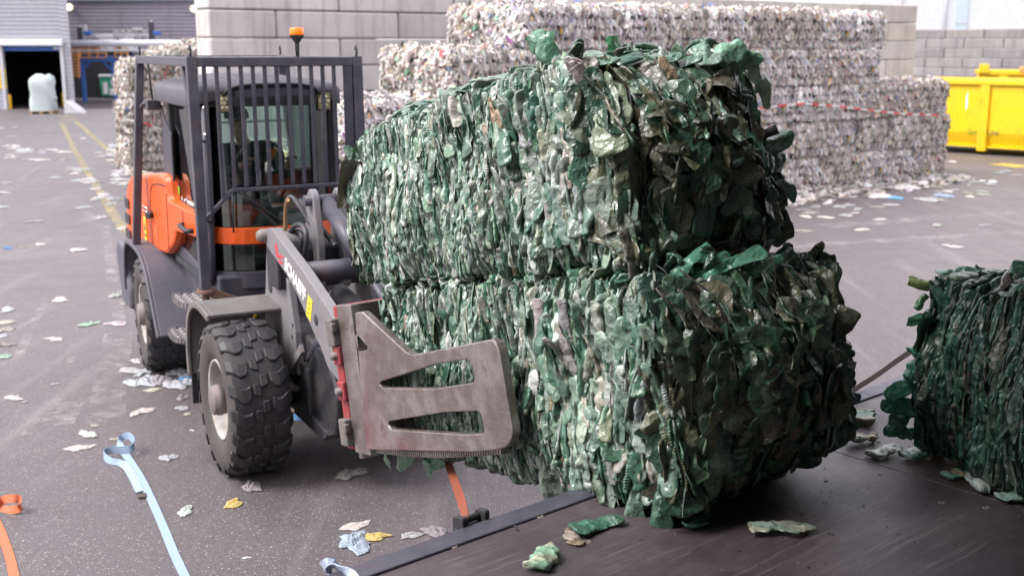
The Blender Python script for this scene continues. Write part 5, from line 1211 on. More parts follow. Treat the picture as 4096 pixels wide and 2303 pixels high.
# driver --------------------------------------------------
def skin_body(name, joints, edges, mat, parent=None, loc=(0, 0, 0), rz=0, sub=2):
    me = bpy.data.meshes.new(name); me.from_pydata([j[0] for j in joints], edges, []); me.materials.append(mat)
    o = bpy.data.objects.new(name, me); COL.objects.link(o); o.location = loc; o.rotation_euler.z = rz
    if parent: o.parent = parent; o.location = (0, 0, 0); o.rotation_euler.z = 0
    md = o.modifiers.new('skin', 'SKIN'); md.use_smooth_shade = True
    for v, j in zip(me.skin_vertices[0].data, joints): r = j[1]; v.radius = r if hasattr(r, '__len__') else (r, r)
    me.skin_vertices[0].data[0].use_root = True
    s_ = o.modifiers.new('sub', 'SUBSURF'); s_.levels = sub; s_.render_levels = sub
    return o
SY = -.03                                                    # the driver's centre line; x forward
J = [((-2.2, SY, 1.66), (.14, .16)), ((-2.19, SY, 1.84), (.12, .15)), ((-2.16, SY - .01, 2.04), (.12, .17)), ((-2.13, SY - .02, 2.15), (.065, .075)), ((-2.1, SY - .06, 2.21), .052), ((-2.08, SY - .085, 2.29), (.085, .07)), ((-2.07, SY - .1, 2.37), (.1, .08)), ((-2.08, SY - .1, 2.44), (.09, .075)),
     ((-2.13, SY - .2, 2.1), .062), ((-1.98, SY - .29, 1.88), .05), ((-1.72, SY - .16, 2.0), .036), ((-1.64, SY - .13, 2.04), (.022, .04)),
     ((-2.13, SY + .18, 2.1), .062), ((-1.98, SY + .3, 1.88), .05), ((-1.74, SY + .26, 1.99), .036), ((-1.64, SY + .25, 2.05), (.022, .04)),
     ((-2.12, SY - .1, 1.64), .09), ((-1.74, SY - .13, 1.66), .075), ((-1.6, SY - .13, 1.32), .052), ((-1.5, SY - .13, 1.24), .04),
     ((-2.12, SY + .1, 1.64), .09), ((-1.74, SY + .15, 1.66), .075), ((-1.6, SY + .15, 1.32), .052), ((-1.5, SY + .15, 1.24), .04), ((-1.975, SY - .1, 2.36), .02), ((-1.99, SY - .1, 2.325), .022)]
E_ = [(0, 1), (1, 2), (2, 3), (3, 4), (4, 5), (5, 6), (6, 7), (2, 8), (8, 9), (9, 10), (10, 11), (2, 12), (12, 13), (13, 14), (14, 15), (0, 16), (16, 17), (17, 18), (18, 19), (0, 20), (20, 21), (21, 22), (22, 23), (6, 24), (5, 25)]
for hnd, sy in ((11, -.13), (15, .25)):                      # four fingers closed over the wheel rim and a thumb
    for k in range(5):
        b = len(J); hx_, hy_ = J[hnd][0][0], J[hnd][0][1]
        if k < 4:
            y_ = hy_ - .03 + .02 * k; pts = [((hx_ + .045, y_, 2.075), .0095), ((hx_ + .075, y_, 2.065), .009), ((hx_ + .08, y_, 2.035 + .004 * k), .008)]
        else:
            sgn = 1 if sy < 0 else -1; pts = [((hx_ + .01, hy_ + .05 * sgn, 2.05), .0105), ((hx_ + .045, hy_ + .06 * sgn, 2.045), .009)]
        J += pts; E_ += [(hnd, b)] + [(b + i, b + i + 1) for i in range(len(pts) - 1)]
def back(js): return [((j[0][0] - .29, j[0][1], j[0][2]), j[1]) for j in js]
J = back(J)
pr = skin_body('person', J, E_, M['skin'], None, LO, R_(A_LOADER - 90)); tag(pr, 'driver seated in the cab in dark jacket and grey cap, hands on steering wheel', 'person')
JJ = [((-2.2, SY, 1.64), (.165, .185)), ((-2.19, SY, 1.84), (.15, .18)), ((-2.16, SY - .01, 2.04), (.145, .2)), ((-2.13, SY - .02, 2.14), (.08, .09)), ((-2.13, SY - .2, 2.1), .078), ((-1.98, SY - .29, 1.88), .066), ((-1.75, SY - .17, 1.985), .05), ((-2.13, SY + .18, 2.1), .078), ((-1.98, SY + .3, 1.88), .066), ((-1.77, SY + .265, 1.975), .05)]
skin_body('jacket', back(JJ), [(0, 1), (1, 2), (2, 3), (2, 4), (4, 5), (5, 6), (2, 7), (7, 8), (8, 9)], M['jacket'], pr)
JT = [((-2.2, SY, 1.63), (.16, .18)), ((-2.12, SY - .1, 1.64), .105), ((-1.74, SY - .13, 1.66), .088), ((-1.6, SY - .13, 1.34), .068), ((-2.12, SY + .1, 1.64), .105), ((-1.74, SY + .15, 1.66), .088), ((-1.6, SY + .15, 1.34), .068)]
skin_body('trousers', back(JT), [(0, 1), (1, 2), (2, 3), (0, 4), (4, 5), (5, 6)], M['trousers'], pr)
mb = MB(); mb.lathe([(2.385, .108), (2.42, .108), (2.46, .095), (2.485, .06), (2.49, .001)], (-2.075, SY - .1, 0), 'z', 20); mb.prism(fillet([(-1.99, SY - .17), (-1.90, SY - .15), (-1.90, SY - .05), (-1.99, SY - .03)], .04), 2.385, 2.395, ax=2); mb.xf(lambda v: (v[0] - .29, v[1], v[2])); mb.build('cap', M['cap'], pr)
MB().box((-2.31, SY + .2, 2.06), (.02, .06, .1)).build('shoulder_patch', simple('orange patch', (.7, .22, .03), .6), pr)
for sg in (-.032, .032): MB().lathe([(0, .009), (.008, .007), (.01, .001)], (-2.265, SY - .1 + sg, 2.365), 'x', 8).build('eye', M['black'], pr)
# ------------------------------------------------------------ trailer we stand in: deck, edge rail, roof, added curtain
T0 = np.array([-.647, 3.67]); TA = math.atan2(.655, .755)
tr = thing('truck_trailer', 'open-sided truck trailer with dark scuffed deck and bluish edge rail', 'trailer', (T0[0], T0[1], 0), TA)
def tl(P): d = np.array(P[:2]) - T0; return (d[0] * math.cos(TA) + d[1] * math.sin(TA), -d[0] * math.sin(TA) + d[1] * math.cos(TA), P[2] if len(P) > 2 else 1.2)
XA, XB, YI = -5.0, 8.6, -5.0
mb = MB(); xs = [XA, -2.62, -.1, 2.42, 4.94, 7.46, XB]
for a, b in zip(xs[:-1], xs[1:]): mb.box(((a + b) / 2, (YI - .112) / 2, 1.185), (b - a - .005, -YI - .112, .03))
mb.build('deck', M['deck'], tr, .002, 1)
MB().box((1.8, YI / 2, 1.12), (13.5, -YI - .1, .06)).build('deck_frame', M['black'], tr)
MB().box(((XA + XB) / 2, -.055, 1.19), (XB - XA, .105, .036)).box(((XA + XB) / 2, -.012, 1.06), (XB - XA, .024, .23)).build('edge_rail', M['rail'], tr, .006)
for p in ((1815, 2185), (2160, 2065), (2352, 2166), (3945, 2030), (3770, 2010)):
    c = tl(atz(*p, 1.2)); MB().lathe([(1.2005, .016), (1.203, .014), (1.203, .006), (1.2, .004), (1.2, .001)], (c[0], c[1], 0), 'z', 16).build('deck_screw', M['hub'], tr)
a, b = tl(atz(2035, 2065, 1.2)), tl(atz(2072, 2122, 1.2)); MB().bar((a[0], a[1], 1.2015), (b[0], b[1], 1.2015), .012, .003).build('deck_slot', M['black'], tr)
MB().box(((XA + XB) / 2, YI / 2 - .02, 3.98), (XB - XA, -YI, .06)).build('roof', simple('trailer roof sheet', (.55, .55, .55), .8), tr)
MB().box(((XA + XB) / 2, YI - .03, 2.58), (XB - XA, .03, 2.74)).build('added_curtain', simple('grey trailer curtain', (.55, .55, .56), .7), tr)  # unseen curtain put in to dim the bale ends, grey tuned for bounce
for x in (XA - .03, XB + .03): MB().box((x, YI / 2, 2.58), (.05, -YI, 2.74)).build('bulkhead', simple('trailer bulkhead', (.2, .2, .2), .7), tr)
# side lugs at the deck edge that hold the orange strap
c = tl(atz(1893, 2092, 1.2)); mb = MB()
for dx in (-.055, .055): mb.prism(fillet([(c[1] - .02, 1.17), (c[1] + .045, 1.17), (c[1] + .045, 1.235), (c[1] - .02, 1.245)], .015), c[0] + dx - .012, c[0] + dx + .012, ax=0)
mb.tube([(c[0] - .055, c[1] + .02, 1.215), (c[0] + .055, c[1] + .02, 1.215)], .014, 10); mb.box((c[0], c[1] + .01, 1.18), (.14, .06, .02)); mb.build('strap_lug', M['black'], tr, .003)
# crumbs of dirt on the deck
fl = Flakes(77); n = 420
g = fl.g; xx = g.uniform(1.0, 3.1, n); yy = -np.abs(g.normal(0, 1, n)) * 1.1 - .3
cdeck = np.stack([T0[0] + xx * math.cos(TA) - yy * math.sin(TA), T0[1] + xx * math.sin(TA) + yy * math.cos(TA), np.full(n, 1.203)], -1)
U = nrm(np.c_[g.normal(0, 1, (n, 2)), np.zeros(n)]); Vv = np.stack([-U[:, 1], U[:, 0], np.zeros(n)], -1); Nn = np.tile([0, 0, 1.], (n, 1))
sz = .003 + .012 * g.random(n) ** 4
fl.add(cdeck, U, Vv, Nn, sz * 1.6, sz, pick(g, [(5, (.02, .015, .013)), (2, (.12, .08, .05)), (1, (.4, .38, .35))], n), nu=3, nv=3, convex=-.0, bend=0, crumple=.4)
o = bpy.data.objects.new('dirt_crumbs', fl.mesh('dirt_crumbs', M['litter'])); COL.objects.link(o); tag(o, 'dark dirt crumbs strewn over the trailer deck', 'dirt', kind='stuff')

# ------------------------------------------------------------ the two carried bales and the bale already on the deck
def px_face(fr, pts, W, Wt=None):
    """corner list from the photographed side face (near/far x bottom/top) and the width behind it"""
    c = [[[None, None], [None, None]], [[None, None], [None, None]]]
    for (i, k), (x, y) in pts.items():
        l = fr.px(x, y, 1, 0.); c[i][0][k] = fr.w((l[0], .02, l[2])); w = (Wt or {}).get((i, k), (0, W, 0)); c[i][1][k] = fr.w((l[0] + w[0], w[1], l[2] + w[2]))
    return c
LBc = px_face(LB, {(1, 0): (2685, 2080), (1, 1): (2575, 1088), (0, 1): (1486, 1160), (0, 0): (1520, 1795)}, 1.06, {(1, 1): (-.02, 1.05, -.05), (1, 0): (-.05, 1.03, .05)})
wl = [('near', u, u + dv) for u, dv in ((.10, .02), (.24, -.03), (.43, .02), (.60, -.02), (.76, .03), (.90, .0))]
def flap(fl, c, U, Nn, ln, wd, col, **k):
    U = nrm(np.array([U], float)); Nn = np.array([Nn], float); Nn = nrm(Nn - U * (Nn @ U[0])[:, None]); V = np.cross(Nn, U)
    fl.add(np.array([c], float), U, V, Nn, np.array([ln]), np.array([wd]), np.array([col], float), nu=16, nv=20, convex=.35, bend=.1, crumple=.14, taper=.25, sharp=2.2, folds=12, jit=.012, smooth=1)
def pflap(fl, c, U, Nn, ln, wd, col):
    U = nrm(np.array([U], float)); Nn = np.array([Nn], float); Nn = nrm(Nn - U * (Nn @ U[0])[:, None]); V = np.cross(Nn, U)
    fl.pods(np.array([c], float), U, V, Nn, np.array([ln]), np.array([wd * 1.0]), np.array([wd * .34]), np.array([col], float), na=26, nv=30, folds=8, crumple=.25, neck=.3, sq=1.7, kink=.3)
def extras_low(fl, hx):
    org = hx_org
    R3 = lambda x, y, Y: LB.w((LB.px(x, y, 1, Y))) - org
    g = fl.g
    for (x, y, Y, ln, wd, ux, col) in ((3080, 1640, None, .3, .2, (.2, .1, 1), (.05, .12, .09)),): pass
    for k in range(6):       # pale flaps hanging from the lower edge near the corner
        c = R3(2150 + 90 * k, 1925 + 22 * k, -.02); flap(fl, c, (-.1 + .1 * g.normal(), .05, -1), (-.8, -.5, .1 * g.normal()), .24, .085 + .04 * g.random(), PAL_GREEN[k % 3][1], taper=.6)
    for (x, y) in ((1530, 1815), (1590, 1822), (1700, 1850)): flap(fl, R3(x, y, .05), (-.3, .4, -.7), (-.8, -.5, .2), .16, .12, (.10, .2, .13))
    for k in range(5): flap(fl, R3(2760 + 70 * k, 1020 + 8 * k, .28 + .07 * k), (.8, .5, .35), (-.2, -.5, .9), .24, .07, (.10, .30, .2), convex=.9, bend=.6)
hx_org = np.array(LBc)[:, :, 0].reshape(-1, 3).mean(0)
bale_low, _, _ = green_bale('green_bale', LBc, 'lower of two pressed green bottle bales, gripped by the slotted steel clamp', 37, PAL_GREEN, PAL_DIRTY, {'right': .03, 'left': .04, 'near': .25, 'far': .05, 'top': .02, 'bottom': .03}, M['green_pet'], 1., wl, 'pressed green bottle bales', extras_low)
UB = frame((0.389, 4.377, 2.13), 35.9, 11.8, 1.2)
UBc = px_face(UB, {(1, 0): (2530, 1080), (1, 1): (2245, 220), (0, 1): (1364, 545), (0, 0): (1410, 1152)}, 1.04, {(1, 1): (-.04, 1.0, -.0), (1, 0): (-.06, .98, .0)})
hx_org2 = np.array(UBc)[:, :, 0].reshape(-1, 3).mean(0)
def extras_up(fl, hx):
    R3 = lambda x, y, Y: UB.w((UB.px(x, y, 1, Y))) - hx_org2
    g = fl.g
    for (x, y, Y, ln, wd, u, n, col) in ((2175, 215, .06, .26, .14, (-.1, 0, 1), (-.5, -.7, .2), (.10, .24, .15)), (2150, 170, .1, .16, .13, (-.6, .2, .7), (-.4, -.8, .3), (.12, .26, .17)), (2225, 290, .02, .25, .13, (.2, -.1, 1), (-.6, -.6, .3), (.40, .52, .36)), (2290, 330, .02, .3, .12, (.5, -.2, -.8), (-.6, -.7, .3), (.38, .5, .42)), (2250, 400, -.01, .26, .14, (.1, 0, -1), (-.7, -.6, .2), (.33, .47, .38)), (2460, 190, .35, .14, .11, (0, 0, 1), (.3, -.9, .2), (.09, .30, .14)),
        (2860, 210, .72, .3, .16, (.8, .3, .45), (0, -.7, .7), (.17, .36, .24)), (2900, 180, .76, .26, .15, (.7, .4, .6), (-.2, -.5, .9), (.2, .4, .27)), (2950, 240, .82, .3, .18, (.6, .2, -.5), (.3, -.8, .5), (.42, .56, .46)), (2850, 260, .68, .28, .12, (.4, .2, -.8), (0, -.9, .3), (.3, .46, .36)), (2990, 215, .88, .22, .14, (.9, .3, .3), (.1, -.7, .7), (.14, .32, .2)), (3060, 290, .95, .24, .17, (.5, .3, -.8), (.5, -.8, .3), (.25, .34, .26)), (3090, 360, .98, .24, .15, (.4, .4, -.8), (.6, -.8, .1), (.3, .38, .3)),
        (3120, 560, 1.0, .26, .15, (.9, .4, .25), (.4, -.8, .3), (.06, .16, .1)), (3110, 640, 1.0, .28, .17, (.9, .4, .2), (.4, -.8, .4), (.05, .15, .1)), (3140, 750, 1.0, .26, .18, (.9, .4, -.1), (.5, -.8, .3), (.045, .13, .09)), (3110, 860, 1.0, .22, .15, (.8, .4, -.4), (.5, -.8, .2), (.06, .13, .06))):
        s_ = .62 if x > 2800 else .68
        flap(fl, R3(x, y, Y), u, n, ln * s_, wd * s_, col, crumple=.09)
    for k in range(7): x = 2330 + 80 * k; pflap(fl, R3(x, 250 + 8 * g.normal(), .12 + .09 * k), (.9, .5 * g.normal(), .3), (.1, -.5, .8), .18, .07, PAL_GREEN[1 + k % 3][1])
    for (x, y) in ((1975, 455), (2000, 510)): pflap(fl, R3(x, y, -.03), (.25, 0, -1), (-.8, -.5, .1), .15, .05, (.34, .24, .16))
    pflap(fl, R3(2700, 330, .42), (.5, -.1, -.9), (.4, -.9, .3), .24, .05, (.36, .28, .19)); pflap(fl, R3(2780, 480, .5), (.4, -.1, -.9), (.4, -.9, .3), .18, .05, (.24, .17, .10))
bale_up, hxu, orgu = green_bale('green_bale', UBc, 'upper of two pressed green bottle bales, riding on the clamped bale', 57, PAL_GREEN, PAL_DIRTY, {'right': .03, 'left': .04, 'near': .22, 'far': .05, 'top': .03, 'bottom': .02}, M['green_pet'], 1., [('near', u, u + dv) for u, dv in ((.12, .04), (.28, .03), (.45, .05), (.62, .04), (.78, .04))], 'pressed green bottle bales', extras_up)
# crumpled silver wrapper caught on the upper bale
gm = rag(901, [(1, (.62, .6, .6))], .13, M['litter'], 'foil_wrapper', .6)
p = UB.w(UB.px(2292, 272, 1, .0)); o = put('foil_wrapper', gm, tuple(p), .4, 1., 'small silver foil wrapper caught on top of the upper green bale', 'wrapper'); o.rotation_euler = (1.2, .3, .6)
p0, p1 = UB.w(UB.px(3040, 545, 1, .93)), UB.w(UB.px(3110, 515, 1, .98))
o = MB().tube([(0, 0, 0), tuple((p1 - p0) * .5), tuple(p1 - p0)], [.022, .02, .024], 12).build('black_tube', M['black'], None, loc=tuple(p0)); tag(o, 'short black plastic tube poking out of the upper green bale', 'tube')
# bale on the deck
dR, bR = np.array([.38, -.925, 0]), np.array([.925, .38, 0]); B0_ = np.array([1.79, 4.88, 1.225]); LR, WR, HR = 1.25, 1.15, .80
RBc = [[[B0_ + dR * LR * i + bR * WR * j + np.array([0, 0, HR * k]) + (bR * .03 - dR * .02) * k for k in (0, 1)] for j in (0, 1)] for i in (0, 1)]
def extras_r(fl, hx):
    org = np.array(RBc)[:, :, 0].reshape(-1, 3).mean(0); g = fl.g
    for (z, ln, col) in ((1.985, .15, (.17, .23, .09)), (1.9, .12, (.09, .2, .10)), (1.82, .16, (.08, .26, .16)), (1.68, .2, (.06, .24, .15)), (1.6, .22, (.05, .26, .17)), (1.5, .26, (.08, .30, .2)), (1.42, .26, (.07, .3, .2)), (1.36, .24, (.06, .26, .17)), (1.3, .2, (.06, .22, .15))):
        b = .1 if z < 1.56 else 0
        (pflap if z < 1.75 else flap)(fl, B0_ * [1, 1, 0] + [0, 0, z] - org + np.array([.02 - b * .6, .02, 0]), (-.85, .3 * g.normal(), .45 * g.normal()), (-.3, -.9, .3 + .3 * g.normal()), ln * .68, ln * .32, col)
    for k in range(14): pflap(fl, B0_ + [0, 0, HR] - org + dR * (.1 + .08 * k) + bR * g.uniform(.0, .5) + [0, 0, .02], (g.normal(), g.normal(), .1), (0, -.2, 1), .17, .06, PAL_GREEN[k % 3][1])
bale_r, _, _ = green_bale('green_bale', RBc, 'dark green bottle bale standing on the trailer deck beside loose bottles', 83, [(w_, tuple(1.35 * x for x in c)) for w_, c in PAL_DARK_SHADED], PAL_DARK_SHADED, {'right': .05, 'left': .03, 'near': .03, 'far': .08, 'top': .03, 'bottom': .0}, M['green_pet'], .9, [('top', .3, .3), ('top', .62, .62)], 'pressed green bottle bales', extras_r)

# ------------------------------------------------------------ loose squashed bottles on the deck
CLEAR = plastic_sheet('dirty clear bottle', .25, .45, (.3, .22, .14), .4, .4)
LOOSE = [((1870, 0), None)]
BT = [((2182, 2245), .20, .5, (.2, .36, .24), (.42, .46, .34), None, .5, 'squashed green bottle lying alone near the deck edge rail'),
      ((2290, 2150), .17, 1.0, (.5, .43, .37), (.36, .28, .2), CLEAR, .35, 'clear brownish flattened bottle below the carried bales'),
      ((2385, 2112), .23, -.25, (.05, .17, .115), (.04, .12, .08), None, .4, 'dark green flattened bottle under the corner of the carried bales'),
      ((3128, 2128), .26, -.62, (.25, .33, .27), (.42, .42, .34), None, .3, 'ribbed grey green bottle lying alone in the middle of the deck'),
      ((3445, 1770), .19, -.35, (.58, .62, .5), (.5, .38, .24), None, .75, 'pale bottle with brown stain, nearest the carried bales in the row'),
      ((3540, 1820), .18, -.2, (.55, .64, .54), (.5, .54, .4), None, .6, 'pale crumpled bottle between stained bottle and green flat one'),
      ((3700, 1822), .26, -.22, (.16, .38, .27), (.48, .6, .52), None, .45, 'long flat green bottle at the corner of the deck bale'),
      ((3840, 1905), .17, -.3, (.2, .4, .3), (.33, .25, .15), None, .4, 'small green and brown bottle at the foot of the deck bale'),
      ((3950, 1925), .2, -.7, (.55, .64, .6), (.42, .55, .5), None, .42, 'silvery pale bottle leaning on its neighbour by the deck bale'),
      ((4000, 1955), .25, -.6, (.5, .61, .55), (.58, .64, .6), None, .5, 'large pale crumpled bottle near the photo edge by the deck bale'),
      ((4085, 1998), .2, -.4, (.2, .38, .3), (.3, .42, .36), None, .5, 'half hidden green bottle cut by the photo edge'),
      ((3455, 1682), .2, .5, (.3, .46, .36), (.35, .28, .18), None, .6, 'small pale bottle half behind the bulging carried bale'),
      ((2790, 2085), .2, .4, (.05, .15, .1), None, None, .4, 'dark flattened bottle in the shadow under the carried bales')]
for i, (p, ln, rz_, c1, c2, mt, ft, lab) in enumerate(BT):
    c = atz(*p, 1.2); o = put('crushed_bottle', bottle_mesh(400 + i * 7, ln, c1, c2, mt, ft), (c[0], c[1], 1.201), rz_ + R_(42), 1., lab, 'bottle', 'loose squashed bottles on the deck')

# ------------------------------------------------------------ straps
def zs(pts): return [tuple(atz(x, y, z)) for x, y, z in pts]
s = ribbon(zs([(560, 1965, .008), (505, 1865, .01), (440, 1842, .02), (415, 1815, .04), (440, 1800, .05), (520, 1795, .06), (537, 1768, .09), (515, 1742, .12), (484, 1752, .1), (482, 1785, .05), (515, 1835, .012), (560, 1905, .012), (600, 1985, .006), (655, 2110, .006), (700, 2220, .006), (760, 2345, .006)]), .055, 'lashing_strap', M['strap_blue'],
    [(.8, .3, .1), (.8, .4, .3), (.3, .2, .9), (0, 0, 1), (0, 0, 1), (0, .1, 1), (.1, .1, 1), (0, .2, 1), (.2, .1, .9), (.7, .2, .5), (.8, .3, .1), (.8, .3, 0), (.85, .3, 0), (.85, .35, 0), (.85, .4, 0), (.85, .4, 0)])
tag(s, 'faded blue lashing strap with folded loop lying on the asphalt', 'strap')
mb = MB(); c = atz(566, 1972, .012); mb.bar((0, 0, 0), (.03, -.07, .0), .055, .006); o = mb.build('strap_end', M['strap_dark'], None, loc=tuple(c)); o.parent = s; o.location = tuple(c - np.array(s.location))
s = ribbon(zs([(-40, 2035, .02), (10, 2000, .05), (50, 1992, .09), (78, 1998, .08), (80, 2028, .05), (40, 2038, .02), (0, 2030, .01), (-40, 2010, .01)]), .055, 'lashing_strap', M['strap_orange'], [(.5, .5, .3), (.2, .2, 1), (0, .3, 1), (.2, .2, 1), (.1, 0, 1), (.1, .4, .7), (.3, .6, .2), (.3, .6, .1)]); tag(s, 'looped orange strap end lying by the left photo edge', 'strap')
s = ribbon(zs([(-30, 2050, .006), (5, 2130, .006), (40, 2230, .006), (65, 2345, .006)]), .055, 'lashing_strap', M['strap_orange'], [(.85, .3, 0)] * 4); tag(s, 'long orange strap running off at the lower left corner', 'strap')
c0 = atz(1868, 2085, 1.22); c1 = atY(1848, 2010, c0[1] + .5); c2 = atY(1815, 1915, c0[1] + 1.05); c3 = atY(1788, 1840, c0[1] + 1.75); c4 = atY(1770, 1795, c0[1] + 2.3)
s = ribbon([tuple(c0), tuple(c1), tuple(c2), tuple(c3), tuple(c4)], .04, 'lashing_strap', M['strap_orange_dark'], [(.1, 1, .3), (.35, .9, .1), (.8, .6, .1), (1, .3, .1), (1, -.2, .1)]); tag(s, 'taut orange strap hooked to the deck edge below the bales', 'strap')
c0 = atz(3400, 1568, 1.2); a = np.array([c0, c0 + 0]); c1 = atY(3500, 1505, c0[1] - .12); c2 = atY(3580, 1448, c0[1] - .25); c3 = atY(3680, 1380, c0[1] - .38)
s = ribbon([tuple(c0), tuple(c1), tuple(c2), tuple(c3)], .03, 'lashing_strap', M['strap_dark'], [(.2, .3, 1)] * 4); tag(s, 'dark strap stretched from deck edge to the deck bale', 'strap')
c = atz(1325, 2285, 1.2); s = ribbon(zs([(1296, 2275, 1.17), (1318, 2262, 1.208), (1350, 2272, 1.212), (1400, 2310, 1.206), (1430, 2380, 1.204)]), .06, 'lashing_strap', paint('pale blue webbing', (.5, .58, .72), .75, 0, .3, (.3, .38, .5), 14, .2), [(.6, -.8, .2)] * 5); tag(s, 'pale blue strap folded over the deck edge at the bottom', 'strap')

# ------------------------------------------------------------ litter on the asphalt
LW = [(6, (.58, .565, .56)), (3, (.46, .44, .43)), (2, (.5, .45, .38))]
RV = [rag(500 + i, LW, 1., M['litter'], 'plastic_scrap', .13 + .04 * (i % 3)) for i in range(10)]
RN = [rag(700 + i, [(6, (.74, .73, .73)), (3, (.6, .58, .57)), (2, (.66, .6, .5))], 1., M['litter'], 'plastic_scrap', .14 + .05 * (i % 3)) for i in range(10)]  # paler whites for near scraps, making up for the shade they lie in
RC = {k: [rag(600 + 10 * j + i, [(1, c)], 1., M['litter'], 'plastic_scrap', .22) for i in range(2)] for j, (k, c) in enumerate({'green': (.42, .56, .44), 'blue': (.12, .3, .62), 'yellow': (.68, .52, .18), 'clear': (.5, .5, .54), 'red': (.5, .12, .1), 'grey': (.3, .29, .3), 'paleblue': (.42, .5, .64)}.items())}
rl = random.Random(3)
def scrap(x, y, s, kind='white', label=None, group='plastic scraps on the asphalt', dz=0.):
    me = (RN if y > 1180 else RV)[rl.randrange(10)] if kind == 'white' else RC[kind][rl.randrange(2)]
    p = atz(x, y); o = put('plastic_scrap', me, (p[0], p[1], .004 + dz), rl.uniform(0, 6.28), s); tag(o, label or 'small white plastic scrap on the asphalt', 'plastic scrap', group); return o
NEAR = [(320, 1793, .2, 'white', 'large crumpled white scrap just left of the blue strap loop'), (352, 1740, .19, 'white', 'white scrap just above the large one beside the strap loop'), (380, 1703, .1, 'white', 'small pinkish scrap beyond the two by the strap loop'), (460, 1757, .1, 'white', 'small white scrap half behind the blue strap loop'),
    (52, 1592, .17, 'white', 'white rag lying alone near the left photo edge'), (102, 1607, .07, 'white', 'tiny scrap right of the white rag at the left'), (565, 1648, .22, 'white', 'pointed white film piece between strap loop and rear wheel'), (600, 1640, .06, 'white', 'tiny scrap touching the pointed white film piece'), (674, 1832, .15, 'clear', 'clear oval plastic tray between the strap and front wheel'),
    (740, 2048, .16, 'white', 'crumpled white film right of the long blue strap'), (768, 1722, .05, 'white', 'tiny white bit beside the front wheel rim'), (730, 1634, .13, 'clear', 'clear film piece behind the mud flap'), (750, 1657, .09, 'white', 'white bit beside clear film behind the mud flap'), (730, 1592, .12, 'clear', 'greyish film piece under the mud flap'),
    (545, 1444, .12, 'white', 'flat white piece at the rear wheel, apart from the heap'), (532, 1486, .2, 'white', 'white bag lying leftmost in the heap at the rear wheel'), (575, 1492, .18, 'white', 'brownish white bag in the heap at the rear wheel'), (548, 1535, .22, 'white', 'white bag with faint print lowest in the rear wheel heap'), (600, 1520, .2, 'clear', 'clear film in the middle of the rear wheel heap'), (645, 1525, .25, 'clear', 'clear crumpled bag right in the rear wheel heap'), (610, 1562, .12, 'white', 'small white piece below the rear wheel heap'), (575, 1508, .16, 'grey', 'dark grey film within the rear wheel heap'),
    (730, 1495, .22, 'clear', 'clear bag between the rear wheel and mud flap'), (722, 1540, .24, 'clear', 'crumpled clear bag in front of the mud flap'), (745, 1518, .12, 'blue', 'blue film poking from bags by the mud flap'), (700, 1478, .14, 'grey', 'grey film behind the bags near the rear wheel'),
    (1400, 1900, .24, 'white', 'oval white tray in the open asphalt below the clamp'), (1008, 1948, .22, 'clear', 'clear bag with coloured edge below the front wheel'), (930, 2018, .17, 'yellow', 'crumpled yellow and white wrapper below the front wheel'), (1195, 1668, .18, 'blue', 'bright blue film lying under the loader'), (1180, 1640, .1, 'white', 'pale piece touching the blue film under the loader'),
    (1425, 2105, .19, 'white', 'beige torn paper beyond the pale blue film'), (1420, 2172, .27, 'paleblue', 'pale blue crumpled film by the deck edge'), (1500, 2148, .18, 'yellow', 'white scrap with yellow print right of the pale blue film'), (1648, 2142, .16, 'white', 'round clear white tray near the deck edge'), (1745, 2132, .22, 'clear', 'clear film tray half hidden by the deck edge'),
    (985, 2232, .05, 'white', 'tiny white crumb near the bottom of the asphalt'), (30, 1240, .26, 'white', 'white film at the left edge, farthest of its row'), (22, 1292, .22, 'white', 'white oval tray at the left edge, second of its row'), (24, 1320, .24, 'white', 'white bag at the left edge, third of its row'), (8, 1346, .18, 'white', 'white piece at the left edge, fourth of its row'), (14, 1380, .2, 'white', 'white bag at the left edge, fifth of its row'), (14, 1428, .2, 'green', 'pale green piece at the left edge, nearest of its row'),
    (240, 1200, .26, 'white', 'flat white piece alone between left edge and rear wheel'), (352, 1300, .22, 'green', 'pale green scrap left of the rear wheel'), (470, 1298, .22, 'white', 'cream scrap close to the rear tyre'), (217, 1357, .2, 'white', 'white scrap below the pale green one'), (221, 1537, .07, 'white', 'tiny white bit alone in the left asphalt'), (480, 1180, .34, 'white', 'flat white sheet just left of the rear fender'), (500, 1215, .18, 'white', 'white scrap between flat sheet and rear tyre'),
    (30, 994, .22, 'blue', 'blue and white scrap at the far left'), (160, 978, .2, 'white', 'white scrap right of the blue one at far left'), (310, 1002, .3, 'white', 'flat pale sheet in the middle of left asphalt'), (95, 990, .16, 'white', 'small pale scrap between blue scrap and white one'), (407, 871, .3, 'white', 'round white scrap below the yellow line'), (490, 916, .28, 'white', 'white scrap close to the counterweight')]
for x, y, s, k, lab in NEAR: scrap(x, y, s * (1.35 if 520 < x < 770 and 1440 < y < 1600 else 1.), k, lab)
def cluster(cx_, cy_, rx, ry, n, s, lab, kinds=('white',) * 6 + ('clear', 'grey')):
    for i in range(n):
        s = s * .992
        a, r = rl.uniform(0, 6.28), math.sqrt(rl.random()); scrap(cx_ + rx * r * math.cos(a), cy_ + ry * r * math.sin(a), s * rl.uniform(.5, 1.25), kinds[rl.randrange(len(kinds))], lab, lab.replace('scrap ', 'scraps ', 1))
cluster(165, 608, 110, 9, 34, .42, 'white scrap in the long drift left of the yellow lines'); cluster(60, 592, 22, 8, 7, .4, 'white scrap in the small drift at the far left'); cluster(145, 643, 38, 6, 10, .38, 'white scrap in the short drift nearer than the long one'); cluster(50, 630, 16, 6, 5, .35, 'white scrap left of the short drift')
